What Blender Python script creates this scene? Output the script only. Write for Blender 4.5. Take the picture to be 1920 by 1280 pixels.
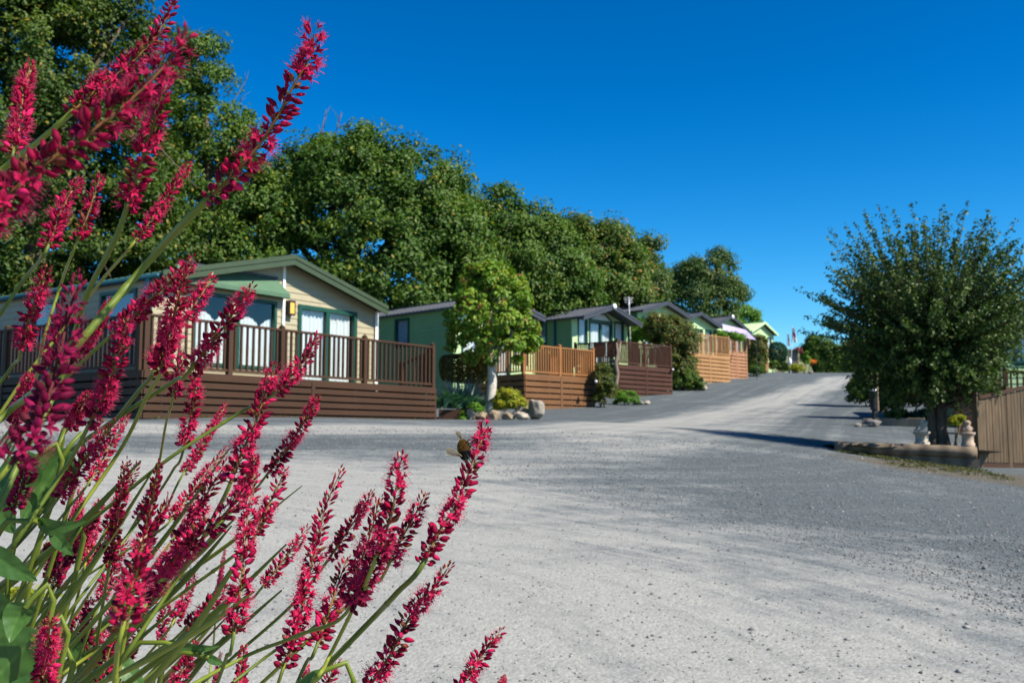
import bpy, bmesh, math, random
import numpy as np
from mathutils import Vector, noise as mnoise

# ------------------------------------------------------------------ scene
SC = bpy.context.scene
for _o in list(bpy.data.objects):
    bpy.data.objects.remove(_o)
COL = SC.collection
R = math.radians
# ------------------------------------------------------------------ camera
EYE = 1.2                                   # lens height over the gravel
FPX = 1866.7                                # 35 mm lens expressed in photo pixels
PITCH = math.atan(180 / FPX)
CT, ST = math.cos(PITCH), math.sin(PITCH)
cam_d = bpy.data.cameras.new('camera')
cam = bpy.data.objects.new('camera', cam_d)
COL.objects.link(cam)
cam.location = (0, 0, EYE)
cam.rotation_euler = (math.pi / 2 + PITCH, 0, 0)
cam_d.sensor_width = 36
cam_d.lens = 35
cam_d.clip_start = 0.02
cam_d.clip_end = 6000
cam_d.dof.use_dof = True
cam_d.dof.focus_distance = 0.60
cam_d.dof.aperture_fstop = 35
SC.camera = cam
# ------------------------------------------------------------------ light
SUN_EL = R(44)
SUN_H = (0.882, -0.471)                      # compass direction towards the sun
w = bpy.data.worlds.new('World')
SC.world = w
w.use_nodes = True
wn = w.node_tree.nodes
sky = wn.new('ShaderNodeTexSky')
sky.sky_type = 'NISHITA'
sky.sun_disc = False
sky.sun_elevation = SUN_EL
sky.sun_rotation = math.atan2(SUN_H[0], SUN_H[1])
sky.altitude = 800
sky.air_density = 1.0
sky.dust_density = 0.5
sky.ozone_density = 3.0
bg = wn['Background']
bg.inputs['Strength'].default_value = 0.0505
hsv = wn.new('ShaderNodeHueSaturation')
hsv.inputs['Saturation'].default_value = 1.48
hsv.inputs['Hue'].default_value = 0.488
w.node_tree.links.new(sky.outputs[0], hsv.inputs['Color'])
gam = wn.new('ShaderNodeGamma')
gam.inputs['Gamma'].default_value = 1.38
w.node_tree.links.new(hsv.outputs[0], gam.inputs['Color'])
w.node_tree.links.new(gam.outputs[0], bg.inputs['Color'])
sun_d = bpy.data.lights.new('sun', 'SUN')
sun_d.energy = 4.9
sun_d.angle = R(0.5)
sun_d.color = (1.0, 0.93, 0.80)
sun = bpy.data.objects.new('sun', sun_d)
COL.objects.link(sun)
_sd = Vector((SUN_H[0] * math.cos(SUN_EL), SUN_H[1] * math.cos(SUN_EL), math.sin(SUN_EL)))
sun.rotation_euler = _sd.to_track_quat('Z', 'Y').to_euler()
sun.location = (30, -10, 30)
SC.view_settings.view_transform = 'Standard'
SC.view_settings.look = 'None'
SC.view_settings.gamma = 1
SC.view_settings.exposure = 0.85
SC.cycles.max_bounces = 8
SC.cycles.transparent_max_bounces = 16
SC.cycles.use_denoising = True

# ------------------------------------------------------------------ helpers
def at(px, py, Y):
    """Point seen at photo pixel (px, py) at distance Y ahead of the lens."""
    a = (px - 960) / FPX
    b = (640 - py) / FPX
    dy = CT - b * ST
    dz = ST + b * CT
    return np.array((a / dy * Y, Y, EYE + dz / dy * Y))

def tag(o, label=None, cat=None, group=None, kind=None):
    if label: o['label'] = label
    if cat: o['category'] = cat
    if group: o['group'] = group
    if kind: o['kind'] = kind
    return o

def thing(name, loc, label, cat, group=None):
    o = bpy.data.objects.new(name, None)
    o.empty_display_size = 0.2
    COL.objects.link(o)
    o.location = loc
    return tag(o, label, cat, group)

def raw_mesh(name, V, F, mats, attrs=None, cols=None, smooth=False, fm=None):
    """V: n x 3, F: list of index arrays (each m x k)."""
    me = bpy.data.meshes.new(name)
    V = np.asarray(V, dtype=np.float32)
    loops = np.concatenate([np.asarray(f, dtype=np.int32).ravel() for f in F])
    tot = np.concatenate([np.full(len(f), np.asarray(f).shape[1], dtype=np.int32) for f in F])
    st = np.concatenate([[0], np.cumsum(tot)[:-1]]).astype(np.int32)
    me.vertices.add(len(V)); me.vertices.foreach_set('co', V.ravel())
    me.loops.add(len(loops)); me.loops.foreach_set('vertex_index', loops)
    me.polygons.add(len(tot)); me.polygons.foreach_set('loop_start', st)
    me.polygons.foreach_set('loop_total', tot)
    if smooth:
        me.polygons.foreach_set('use_smooth', np.ones(len(tot), dtype=bool))
    if fm is not None:
        me.polygons.foreach_set('material_index', np.asarray(fm, dtype=np.int32))
    for k, v in (attrs or {}).items():
        a = me.attributes.new(k, 'FLOAT', 'POINT')
        a.data.foreach_set('value', np.asarray(v, dtype=np.float32).ravel())
    if cols is not None:
        a = me.attributes.new('tone', 'FLOAT_COLOR', 'POINT')
        c = np.ones((len(V), 4), dtype=np.float32); c[:, :3] = cols
        a.data.foreach_set('color', c.ravel())
    for m in (mats if isinstance(mats, (list, tuple)) else [mats]):
        me.materials.append(m)
    me.update(calc_edges=True)
    me.validate()
    return me

def link(name, me, parent=None):
    """World-space mesh; moved into the parent's frame."""
    o = bpy.data.objects.new(name, me)
    COL.objects.link(o)
    if parent is not None:
        o.parent = parent
        off = Vector((0, 0, 0)); p = parent
        while p is not None:
            off += Vector(p.location); p = p.parent
        o.matrix_parent_inverse.identity()
        v = np.empty(len(me.vertices) * 3, dtype=np.float32)
        me.vertices.foreach_get('co', v)
        v = v.reshape(-1, 3) - np.array(off, dtype=np.float32)
        me.vertices.foreach_set('co', v.ravel())
        me.update()
    return o

class MB:
    def __init__(s):
        s.v = []; s.f = []; s.m = []
    def add(s, vs, fs, mi=0):
        b = len(s.v)
        s.v.extend([tuple(float(c) for c in p) for p in vs])
        for f in fs:
            s.f.append([b + i for i in f]); s.m.append(mi)
    def poly(s, pts, mi=0):
        s.add(pts, [list(range(len(pts)))], mi)
    def slab(s, o, a, b, c, mi=0):
        """Box from corner o along edge vectors a, b, c."""
        o, a, b, c = (np.array(q, dtype=float) for q in (o, a, b, c))
        if np.dot(np.cross(a, b), c) < 0: a, b = b, a
        p = [o, o + a, o + a + b, o + b, o + c, o + a + c, o + a + b + c, o + b + c]
        s.add(p, [(0, 3, 2, 1), (4, 5, 6, 7), (0, 1, 5, 4), (1, 2, 6, 5), (2, 3, 7, 6), (3, 0, 4, 7)], mi)
    def bar(s, p, q, w, h, up=(0, 0, 1), mi=0):
        p, q = np.array(p, float), np.array(q, float)
        d = q - p; dn = d / np.linalg.norm(d)
        sd = np.cross(dn, up); sd = sd / np.linalg.norm(sd)
        u2 = np.cross(sd, dn)
        s.slab(p - sd * w / 2 - u2 * h / 2, d, sd * w, u2 * h, mi)
    def tube(s, pts, rad, n=8, mi=0, cap=True):
        pts = [np.array(p, float) for p in pts]
        if not hasattr(rad, '__len__'): rad = [rad] * len(pts)
        b = len(s.v); prev = None
        for i, p in enumerate(pts):
            t = pts[min(i + 1, len(pts) - 1)] - pts[max(i - 1, 0)]
            t = t / (np.linalg.norm(t) + 1e-12)
            if prev is None:
                r = np.cross(t, (0.31, 0.2, 0.93) if abs(t[2]) < 0.9 else (1, 0.1, 0))
            else:
                r = prev - t * np.dot(prev, t)
            r = r / np.linalg.norm(r); prev = r
            q = np.cross(t, r)
            for k in range(n):
                a = 2 * math.pi * k / n
                s.v.append(tuple(p + (r * math.cos(a) + q * math.sin(a)) * rad[i]))
        for i in range(len(pts) - 1):
            for k in range(n):
                s.f.append([b + i * n + k, b + i * n + (k + 1) % n, b + (i + 1) * n + (k + 1) % n, b + (i + 1) * n + k]); s.m.append(mi)
        if cap:
            s.f.append([b + k for k in range(n)][::-1]); s.m.append(mi)
            e = b + (len(pts) - 1) * n
            s.f.append([e + k for k in range(n)]); s.m.append(mi)
    def lathe(s, c, prof, n=20, mi=0):
        s.tube([(c[0], c[1], c[2] + z) for r, z in prof], [max(r, 1e-4) for r, z in prof], n, mi)
    def build(s, name, mats, parent=None, smooth=False, bevel=0):
        me = bpy.data.meshes.new(name)
        me.from_pydata(s.v, [], s.f)
        for m in (mats if isinstance(mats, (list, tuple)) else [mats]): me.materials.append(m)
        me.polygons.foreach_set('material_index', np.array(s.m, dtype=np.int32))
        if smooth: me.polygons.foreach_set('use_smooth', np.ones(len(s.f), dtype=bool))
        me.update()
        o = link(name, me, parent)
        if bevel:
            md = o.modifiers.new('bevel', 'BEVEL'); md.width = bevel; md.segments = 2; md.limit_method = 'ANGLE'
        return o

# ------------------------------------------------------------------ materials
def hexc(r, g, b):
    f = lambda c: (c / 255 / 12.92) if c <= 10 else ((c / 255 + 0.055) / 1.055) ** 2.4
    return (f(r), f(g), f(b), 1)

class NT:
    def __init__(s, name):
        s.m = bpy.data.materials.new(name); s.m.use_nodes = True
        s.t = s.m.node_tree; s.b = s.t.nodes['Principled BSDF']; s.out = s.t.nodes['Material Output']
    def n(s, kind, **kw):
        x = s.t.nodes.new(kind)
        for k, v in kw.items():
            if k.startswith('i_'):
                x.inputs[int(k[2:]) if k[2:].isdigit() else k[2:].replace('_', ' ')].default_value = v
            else: setattr(x, k, v)
        return x
    def l(s, a, b): s.t.links.new(a, b)
    def noise(s, scale, detail=4, rough=0.55, vec=None, dim=None):
        x = s.n('ShaderNodeTexNoise'); x.inputs['Scale'].default_value = scale
        x.inputs['Detail'].default_value = detail; x.inputs['Roughness'].default_value = rough
        if vec is not None: s.l(vec, x.inputs['Vector'])
        return x
    def ramp(s, fac, stops, interp='LINEAR'):
        r = s.n('ShaderNodeValToRGB'); r.color_ramp.interpolation = interp
        e = r.color_ramp.elements
        while len(e) < len(stops): e.new(0.5)
        for i, (p, c) in enumerate(stops):
            e[i].position = p; e[i].color = c if len(c) == 4 else (*c, 1)
        s.l(fac, r.inputs['Fac']); return r
    def mix(s, fac, a, b, mode='MIX'):
        x = s.n('ShaderNodeMix'); x.data_type = 'RGBA'; x.blend_type = mode
        for sock, v in ((x.inputs[0], fac), (x.inputs[6], a), (x.inputs[7], b)):
            if hasattr(v, 'links'): s.l(v, sock)
            else: sock.default_value = v
        return x.outputs[2]
    def math(s, op, a, b=0.0, clamp=False):
        x = s.n('ShaderNodeMath'); x.operation = op; x.use_clamp = clamp
        for sock, v in ((x.inputs[0], a), (x.inputs[1], b)):
            if hasattr(v, 'links'): s.l(v, sock)
            else: sock.default_value = v
        return x.outputs[0]
    def bump(s, h, strength=0.3, dist=0.02):
        x = s.n('ShaderNodeBump'); x.inputs['Strength'].default_value = strength; x.inputs['Distance'].default_value = dist
        s.l(h, x.inputs['Height']); s.l(x.outputs[0], s.b.inputs['Normal'])
    def pos(s, scale=(1, 1, 1)):
        g = s.n('ShaderNodeTexCoord'); mp = s.n('ShaderNodeMapping'); mp.inputs['Scale'].default_value = scale
        s.l(g.outputs['Object'], mp.inputs['Vector']); return mp.outputs[0]

def mat_paint(name, col, rough=0.5, var=0.12, scale=3.0, spec=0.3, metallic=0.0):
    k = NT(name)
    nz = k.noise(scale, 5, 0.6, k.pos())
    d = tuple(c * (1 - var) for c in col[:3]) + (1,); e = tuple(min(1, c * (1 + var)) for c in col[:3]) + (1,)
    r = k.ramp(nz.outputs['Fac'], [(0.3, d), (0.7, e)])
    k.l(r.outputs[0], k.b.inputs['Base Color'])
    k.b.inputs['Roughness'].default_value = rough
    k.b.inputs['Specular IOR Level'].default_value = spec
    k.b.inputs['Metallic'].default_value = metallic
    return k.m

def mat_wood(name, col, var=0.3, rough=0.65, streak=(3, 3, 30)):
    k = NT(name)
    a = k.noise(2.5, 6, 0.65, k.pos(streak))
    b = k.noise(0.9, 3, 0.5, k.pos())
    f = k.math('ADD', k.math('MULTIPLY', a.outputs['Fac'], 0.6), k.math('MULTIPLY', b.outputs['Fac'], 0.4))
    d = tuple(c * (1 - var) for c in col[:3]) + (1,); e = tuple(min(1, c * (1 + var)) for c in col[:3]) + (1,)
    r = k.ramp(f, [(0.32, d), (0.68, e)])
    k.l(r.outputs[0], k.b.inputs['Base Color'])
    k.b.inputs['Roughness'].default_value = rough
    k.b.inputs['Specular IOR Level'].default_value = 0.25
    k.bump(a.outputs['Fac'], 0.25, 0.004)
    return k.m

def mat_leaf(name, stops, trans=0.35, rough=0.5, spec=0.25):
    """Leaf colour from the per-leaf 'tint' value; some light passes through."""
    k = NT(name)
    at_ = k.n('ShaderNodeAttribute'); at_.attribute_name = 'tint'
    r = k.ramp(at_.outputs['Fac'], stops)
    k.l(r.outputs[0], k.b.inputs['Base Color'])
    k.b.inputs['Roughness'].default_value = rough
    k.b.inputs['Specular IOR Level'].default_value = spec
    tr = k.n('ShaderNodeBsdfTranslucent')
    tc = k.mix(1.0, r.outputs[0], (1.0, 1.15, 0.45, 1), 'MULTIPLY')
    k.l(tc, tr.inputs['Color'])
    ms = k.n('ShaderNodeMixShader'); ms.inputs[0].default_value = trans
    k.l(k.b.outputs[0], ms.inputs[1]); k.l(tr.outputs[0], ms.inputs[2])
    k.l(ms.outputs[0], k.out.inputs['Surface'])
    return k.m

def mat_petal(name):
    k = NT(name)
    at_ = k.n('ShaderNodeAttribute'); at_.attribute_name = 'tone'
    k.l(at_.outputs['Color'], k.b.inputs['Base Color'])
    k.b.inputs['Roughness'].default_value = 0.7
    k.b.inputs['Specular IOR Level'].default_value = 0.12
    tr = k.n('ShaderNodeBsdfTranslucent'); k.l(at_.outputs['Color'], tr.inputs['Color'])
    ms = k.n('ShaderNodeMixShader'); ms.inputs[0].default_value = 0.16
    k.l(k.b.outputs[0], ms.inputs[1]); k.l(tr.outputs[0], ms.inputs[2])
    k.l(ms.outputs[0], k.out.inputs['Surface'])
    return k.m

def mat_glass(name, tint=(0.9, 0.95, 0.95, 1)):
    k = NT(name)
    gl = k.n('ShaderNodeBsdfGlossy'); gl.inputs['Roughness'].default_value = 0.02
    tp = k.n('ShaderNodeBsdfTransparent'); tp.inputs['Color'].default_value = tint
    fr = k.n('ShaderNodeLayerWeight'); fr.inputs['Blend'].default_value = 0.5
    f = k.math('ADD', k.math('MULTIPLY', k.math('POWER', fr.outputs['Facing'], 3.5), 0.9), 0.07, True)
    ms = k.n('ShaderNodeMixShader'); k.l(f, ms.inputs[0]); k.l(tp.outputs[0], ms.inputs[1]); k.l(gl.outputs[0], ms.inputs[2])
    k.l(ms.outputs[0], k.out.inputs['Surface'])
    return k.m

def mat_bark(name, col, scale=6):
    k = NT(name)
    a = k.noise(scale, 8, 0.7, k.pos((4, 4, 1)))
    r = k.ramp(a.outputs['Fac'], [(0.3, tuple(c * 0.45 for c in col[:3])), (0.55, col[:3]), (0.75, tuple(min(1, c * 1.4) for c in col[:3]))])
    k.l(r.outputs[0], k.b.inputs['Base Color']); k.b.inputs['Roughness'].default_value = 0.9
    k.bump(a.outputs['Fac'], 0.6, 0.02)
    return k.m

def mat_stone(name, col, moss=0.0):
    k = NT(name)
    a = k.noise(4, 10, 0.68, k.pos()); b = k.noise(14, 6, 0.6, k.pos())
    r = k.ramp(a.outputs['Fac'], [(0.3, tuple(c * 0.5 for c in col[:3])), (0.52, col[:3]), (0.7, tuple(min(1, c * 1.35) for c in col[:3]))])
    o = k.mix(k.math('MULTIPLY', b.outputs['Fac'], 0.3), r.outputs[0], (0.35, 0.28, 0.18, 1))
    k.l(o, k.b.inputs['Base Color']); k.b.inputs['Roughness'].default_value = 0.9
    k.bump(a.outputs['Fac'], 0.7, 0.03)
    return k.m

# ------------------------------------------------------------------ terrain
_TY = np.array([-200, -10, 0, 4, 12, 18, 24, 34, 44, 52, 62, 75, 95, 115, 170, 400, 3000], float)
_TZ = np.array([0, 0, 0, 0.03, 0.72, 1.25, 1.58, 2.2, 3.1, 4.0, 4.85, 6.1, 7.35, 7.8, 6.0, -4, -60], float)
_fy = np.arange(-200, 3000, 0.5)
_fz = np.interp(_fy, _TY, _TZ)
_k = np.exp(-0.5 * (np.arange(-12, 13) * 0.5 / 1.8) ** 2); _k /= _k.sum()
_fz = np.concatenate([_fz[:12], np.convolve(_fz, _k, 'valid'), _fz[-12:]])
_CP = [(400, 783, 18.4), (820, 787, 24), (230, 779, 18.2), (20, 775, 20.5), (600, 785, 21), (900, 786, 25.5), (1115, 766, 35), (985, 768, 32.5), (1259, 739, 45),
       (1160, 743, 42), (1371, 716, 54), (1404, 709, 64), (1444, 697, 78), (1575, 699, 95), (1530, 699, 88), (1570, 846, 17), (1835, 887, 16.9), (1920, 893, 17.6), (1700, 858, 16.3),
       (1920, 905, 14.5), (1755, 834, 17.9), (1620, 797, 26.5), (1760, 797, 26), (1600, 757, 40), (1595, 722, 60), (1590, 705, 80),
       (960, 1280, 3.75), (1900, 1275, 3.7), (300, 1280, 3.75), (1300, 800, 23), (1200, 775, 31), (1450, 740, 45)]
_cx, _cy, _cz, = [], [], []
for q in _CP:
    p = at(*q); _cx.append(p[0]); _cy.append(p[1]); _cz.append(p[2] - np.interp(p[1], _fy, _fz))
_cx, _cy, _cz = map(np.array, (_cx, _cy, _cz))
_cs = 4.5 + 0.06 * _cy
_K = np.exp(-((_cx[:, None] - _cx) ** 2 + (_cy[:, None] - _cy) ** 2) / (2 * _cs[None, :] ** 2))
_cw = np.linalg.solve(_K.T @ _K + 0.01 * np.eye(len(_cx)), _K.T @ _cz)

def gz(x, y):
    x = np.asarray(x, float); y = np.asarray(y, float)
    z = np.interp(y, _fy, _fz)
    for i in range(len(_cx)):
        z = z + _cw[i] * np.exp(-((x - _cx[i]) ** 2 + (y - _cy[i]) ** 2) / (2 * _cs[i] ** 2))
    return z

def ground_at(px, py):
    """Ground point seen at a photo pixel."""
    Y = np.concatenate([np.arange(2, 30, 0.05), np.arange(30, 130, 0.2)])
    d = at(px, py, 1.0); d[2] -= EYE
    z = EYE + d[2] * Y
    g = gz(d[0] * Y, Y)
    h = np.nonzero(z <= g)[0]
    y = Y[h[0]] if len(h) else 130
    return np.array((d[0] * y, y, float(gz(d[0] * y, y))))

def on_ground(px, Y, dz=0.0):
    x = at(px, 820, Y)[0]
    return np.array((x, Y, float(gz(x, Y)) + dz))

def seg_dist(px, py, pts):
    d = np.full(np.shape(px), 1e9)
    for (a, b) in zip(pts[:-1], pts[1:]):
        ax, ay, bx, by = a[0], a[1], b[0], b[1]
        L = (bx - ax) ** 2 + (by - ay) ** 2 + 1e-9
        t = np.clip(((px - ax) * (bx - ax) + (py - ay) * (by - ay)) / L, 0, 1)
        d = np.minimum(d, np.hypot(px - ax - t * (bx - ax), py - ay - t * (by - ay)))
    return d

def poly_sd(px, py, poly):
    """Signed distance, positive inside."""
    d = seg_dist(px, py, list(poly) + [poly[0]])
    ins = np.zeros(np.shape(px), bool)
    n = len(poly)
    for i in range(n):
        x1, y1 = poly[i][:2]; x2, y2 = poly[(i + 1) % n][:2]
        c = ((y1 > py) != (y2 > py)) & (px < (x2 - x1) * (py - y1) / (y2 - y1 + 1e-12) + x1)
        ins ^= c
    return np.where(ins, d, -d)

def axis(lo, hi, core_lo, core_hi, step, grow=1.25):
    a = list(np.arange(core_lo, core_hi + 1e-6, step))
    s = step
    while a[-1] < hi: s *= grow; a.append(a[-1] + s)
    s = step; b = [core_lo]
    while b[-1] > lo: s *= grow; b.append(b[-1] - s)
    return np.array(b[:0:-1] + a)

def sstep(a, b, x):
    t = np.clip((x - a) / (b - a), 0, 1); return t * t * (3 - 2 * t)

gx = axis(-1500, 1500, -16, 34, 0.4); gy = axis(-300, 2500, -2, 110, 0.4)
GX, GY = np.meshgrid(gx, gy)
GZ = gz(GX, GY)
_near = np.exp(-((GX - 2) ** 2 + (GY - 10) ** 2) / 900)
for (fx, fy, amp, ph) in ((0.55, 0.31, 0.012, 0.3), (-0.33, 0.62, 0.012, 1.9), (0.9, -0.7, 0.006, 4.0)):
    GZ = GZ + amp * np.sin(GX * fx * 2 + GY * fy * 2 + ph) * _near
# compacted pale dust (1) against loose dark chippings (0)
g_ = lambda *p: [tuple(ground_at(*q)[:2]) for q in p]
light_poly = [(-30, -20), (-30, 12)] + g_((-100, 842), (500, 845), (800, 852), (960, 895), (1180, 950), (1450, 1010), (1700, 1075), (1920, 1160)) + [(4.5, -20)]
d1 = poly_sd(GX, GY, light_poly)
dust = sstep(-1.6, 1.8, d1)
trA = g_((-200, 806), (300, 803), (800, 806), (1080, 806), (1230, 796), (1340, 778), (1450, 751), (1530, 728), (1572, 709))
dust = np.maximum(dust, 0.92 * (1 - sstep(0.35, 1.8, seg_dist(GX, GY, trA))))
trB = g_((700, 900), (1000, 862), (1250, 822), (1400, 785), (1490, 752), (1560, 722), (1590, 706))
dust = np.maximum(dust, 0.66 * (1 - sstep(0.3, 1.7, seg_dist(GX, GY, trB))))
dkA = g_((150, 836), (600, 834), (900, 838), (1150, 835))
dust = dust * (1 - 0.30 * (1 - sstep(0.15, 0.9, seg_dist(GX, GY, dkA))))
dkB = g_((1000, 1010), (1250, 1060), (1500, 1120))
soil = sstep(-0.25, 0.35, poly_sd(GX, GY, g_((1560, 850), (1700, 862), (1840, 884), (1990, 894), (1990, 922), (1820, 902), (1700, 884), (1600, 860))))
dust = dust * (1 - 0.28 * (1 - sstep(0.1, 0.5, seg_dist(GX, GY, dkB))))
def lane_coords(pts):
    # lateral and running distance from the wheel path, for tyre streaks in the dust
    P = np.array(pts); bd = np.full(GX.shape, 1e9); la = np.zeros(GX.shape); lo = np.zeros(GX.shape); run = 0.0
    for a, b in zip(P[:-1], P[1:]):
        e = b - a; L = np.linalg.norm(e); e = e / L
        t = np.clip((GX - a[0]) * e[0] + (GY - a[1]) * e[1], 0, L)
        dx, dy = GX - a[0] - e[0] * t, GY - a[1] - e[1] * t
        d = np.hypot(dx, dy); s_ = e[0] * dy - e[1] * dx; m_ = d < bd
        bd = np.where(m_, d, bd); la = np.where(m_, np.sign(s_) * d, la); lo = np.where(m_, run + t, lo); run += L
    return la, lo, np.exp(-(bd / 7.0) ** 2)
_path = np.array([(-40, 20)] + g_((0, 812), (500, 818), (900, 824), (1150, 814), (1290, 796), (1400, 770), (1490, 742), (1560, 716), (1580, 706)))
for _ in range(3):
    _path = np.concatenate([_path[:1], (_path[:-1] * 0.75 + _path[1:] * 0.25), (_path[:-1] * 0.25 + _path[1:] * 0.75), _path[-1:]])
    _path = _path[np.concatenate([[0], np.arange(len(_path) // 2 - 1).repeat(2) + 1, [len(_path) - 1]])] if False else np.concatenate([_path[:1], np.stack([_path[1:1 + (len(_path) - 2) // 2], _path[1 + (len(_path) - 2) // 2:-1]], 1).reshape(-1, 2), _path[-1:]])
lat, lon, lanew = lane_coords(_path)
ny, nx = GX.shape
idx = np.arange(nx * ny).reshape(ny, nx)
GF = np.stack([idx[:-1, :-1].ravel(), idx[:-1, 1:].ravel(), idx[1:, 1:].ravel(), idx[1:, :-1].ravel()], 1)

_p2 = np.array(g_((1980, 1235), (1700, 1140), (1400, 1062), (1100, 1000), (800, 950), (500, 910), (200, 885), (-150, 868)))
_i2 = np.linspace(0, len(_p2) - 1, 40); _p2 = np.stack([np.interp(_i2, np.arange(len(_p2)), _p2[:, k]) for k in (0, 1)], 1)
for _ in range(6): _p2[1:-1] = (_p2[:-2] + 2 * _p2[1:-1] + _p2[2:]) / 4
lat2, lon2, lanew2 = lane_coords(_p2)
lanew2 = np.exp(-(lat2 / 3.5) ** 2)

def mat_ground():
    k = NT('gravel_ground')
    P = k.pos()
    a = k.n('ShaderNodeAttribute'); a.attribute_name = 'dust'
    n1 = k.noise(0.9, 7, 0.62, P); n2 = k.noise(5.0, 6, 0.65, P); n3 = k.noise(45, 4, 0.7, P)
    st = k.noise(0.7, 6, 0.6, k.pos((0.28, 1.6, 1)))
    v = k.n('ShaderNodeTexVoronoi'); v.inputs['Scale'].default_value = 55; k.l(P, v.inputs['Vector'])
    v2 = k.n('ShaderNodeTexVoronoi'); v2.inputs['Scale'].default_value = 150; k.l(P, v2.inputs['Vector'])
    f = k.math('ADD', a.outputs['Fac'], k.math('MULTIPLY', k.math('SUBTRACT', n1.outputs['Fac'], 0.5), 1.15))
    f = k.math('ADD', f, k.math('MULTIPLY', k.math('SUBTRACT', st.outputs['Fac'], 0.5), 1.1))
    f = k.math('ADD', f, k.math('MULTIPLY', k.math('SUBTRACT', n2.outputs['Fac'], 0.5), 0.85))
    f = k.math('ADD', f, k.math('MULTIPLY', k.math('SUBTRACT', n3.outputs['Fac'], 0.5), 0.30), True)
    A = lambda nm: (lambda z: (setattr(z, 'attribute_name', nm), z)[1])(k.n('ShaderNodeAttribute')).outputs['Fac']
    cv = k.n('ShaderNodeCombineXYZ'); k.l(k.math('MULTIPLY', A('lat'), 2.6), cv.inputs[0]); k.l(k.math('MULTIPLY', A('lon'), 0.09), cv.inputs[1])
    tk = k.noise(1.0, 5, 0.7, cv.outputs[0])
    f = k.math('ADD', f, k.math('MULTIPLY', k.math('MULTIPLY', k.math('SUBTRACT', tk.outputs['Fac'], 0.5), 1.7), A('lanew')), True)
    cv2 = k.n('ShaderNodeCombineXYZ'); k.l(k.math('MULTIPLY', A('lat2'), 6.0), cv2.inputs[0]); k.l(k.math('MULTIPLY', A('lon2'), 0.28), cv2.inputs[1])
    tk2 = k.noise(1.0, 6, 0.72, cv2.outputs[0])
    f = k.math('ADD', f, k.math('MULTIPLY', k.math('MULTIPLY', k.math('SUBTRACT', tk2.outputs['Fac'], 0.5), 1.75), A('lanew2')), True)
    base = k.ramp(f, [(0.03, (0.076, 0.089, 0.095)), (0.4, (0.134, 0.147, 0.148)), (0.72, (0.220, 0.222, 0.211)), (1.0, (0.282, 0.279, 0.257))])
    # single chippings lighter and darker than their neighbours, fewer where dust covers them
    chip = k.ramp(v.outputs['Color'], [(0.0, (0.5, 0.5, 0.5)), (0.5, (1, 1, 1)), (1.0, (1.65, 1.65, 1.65))])
    cf = k.ramp(f, [(0.1, (0.75, 0.75, 0.75)), (0.8, (0.26, 0.26, 0.26))])
    c1 = k.mix(cf.outputs[0], base.outputs[0], k.mix(1.0, base.outputs[0], chip.outputs[0], 'MULTIPLY'))
    chip2 = k.ramp(v2.outputs['Color'], [(0.0, (0.6, 0.6, 0.6)), (0.5, (1, 1, 1)), (1.0, (1.4, 1.4, 1.4))])
    c2 = k.mix(0.5, c1, k.mix(1.0, c1, chip2.outputs[0], 'MULTIPLY'))
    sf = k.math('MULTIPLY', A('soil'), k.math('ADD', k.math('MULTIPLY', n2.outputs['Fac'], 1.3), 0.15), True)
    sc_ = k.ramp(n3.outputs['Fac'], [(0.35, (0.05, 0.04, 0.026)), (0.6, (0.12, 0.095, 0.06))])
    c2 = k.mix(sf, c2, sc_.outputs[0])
    k.l(c2, k.b.inputs['Base Color'])
    k.b.inputs['Roughness'].default_value = 0.92
    k.b.inputs['Specular IOR Level'].default_value = 0.2
    h = k.math('ADD', k.math('MULTIPLY', v.outputs['Distance'], -1.0), k.math('MULTIPLY', n3.outputs['Fac'], 0.8))
    h = k.math('ADD', h, k.math('MULTIPLY', n2.outputs['Fac'], 1.2))
    k.bump(h, 0.32, 0.010)
    return k.m

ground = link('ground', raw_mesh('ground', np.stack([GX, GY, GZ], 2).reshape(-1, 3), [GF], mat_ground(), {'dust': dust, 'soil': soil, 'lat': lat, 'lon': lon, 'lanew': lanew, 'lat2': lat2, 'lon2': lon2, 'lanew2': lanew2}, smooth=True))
tag(ground, kind='structure')
# ------------------------------------------------------------------ far hills
def hills():
    xs = np.linspace(-900, 1500, 90); ys = np.linspace(700, 1300, 20)
    X, Y = np.meshgrid(xs, ys)
    ridge = np.sin(np.clip((Y - 700) / 600, 0, 1) * math.pi) ** 0.8
    Z = -25 + ridge * (112 + 0.012 * X + 9 * np.sin(X / 170 + 1.0) + 8 * np.sin(X / 61))
    nY, nX = X.shape; ii = np.arange(nX * nY).reshape(nY, nX)
    F = np.stack([ii[:-1, :-1].ravel(), ii[:-1, 1:].ravel(), ii[1:, 1:].ravel(), ii[1:, :-1].ravel()], 1)
    k = NT('moor'); nz = k.noise(0.012, 6, 0.6, k.pos())
    r = k.ramp(nz.outputs['Fac'], [(0.35, (0.10, 0.13, 0.05)), (0.6, (0.20, 0.17, 0.09))])
    k.l(r.outputs[0], k.b.inputs['Base Color']); k.b.inputs['Roughness'].default_value = 1
    tag(link('hills', raw_mesh('hills', np.stack([X, Y, Z], 2).reshape(-1, 3), [F], k.m, smooth=True)), kind='structure')
hills()

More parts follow.
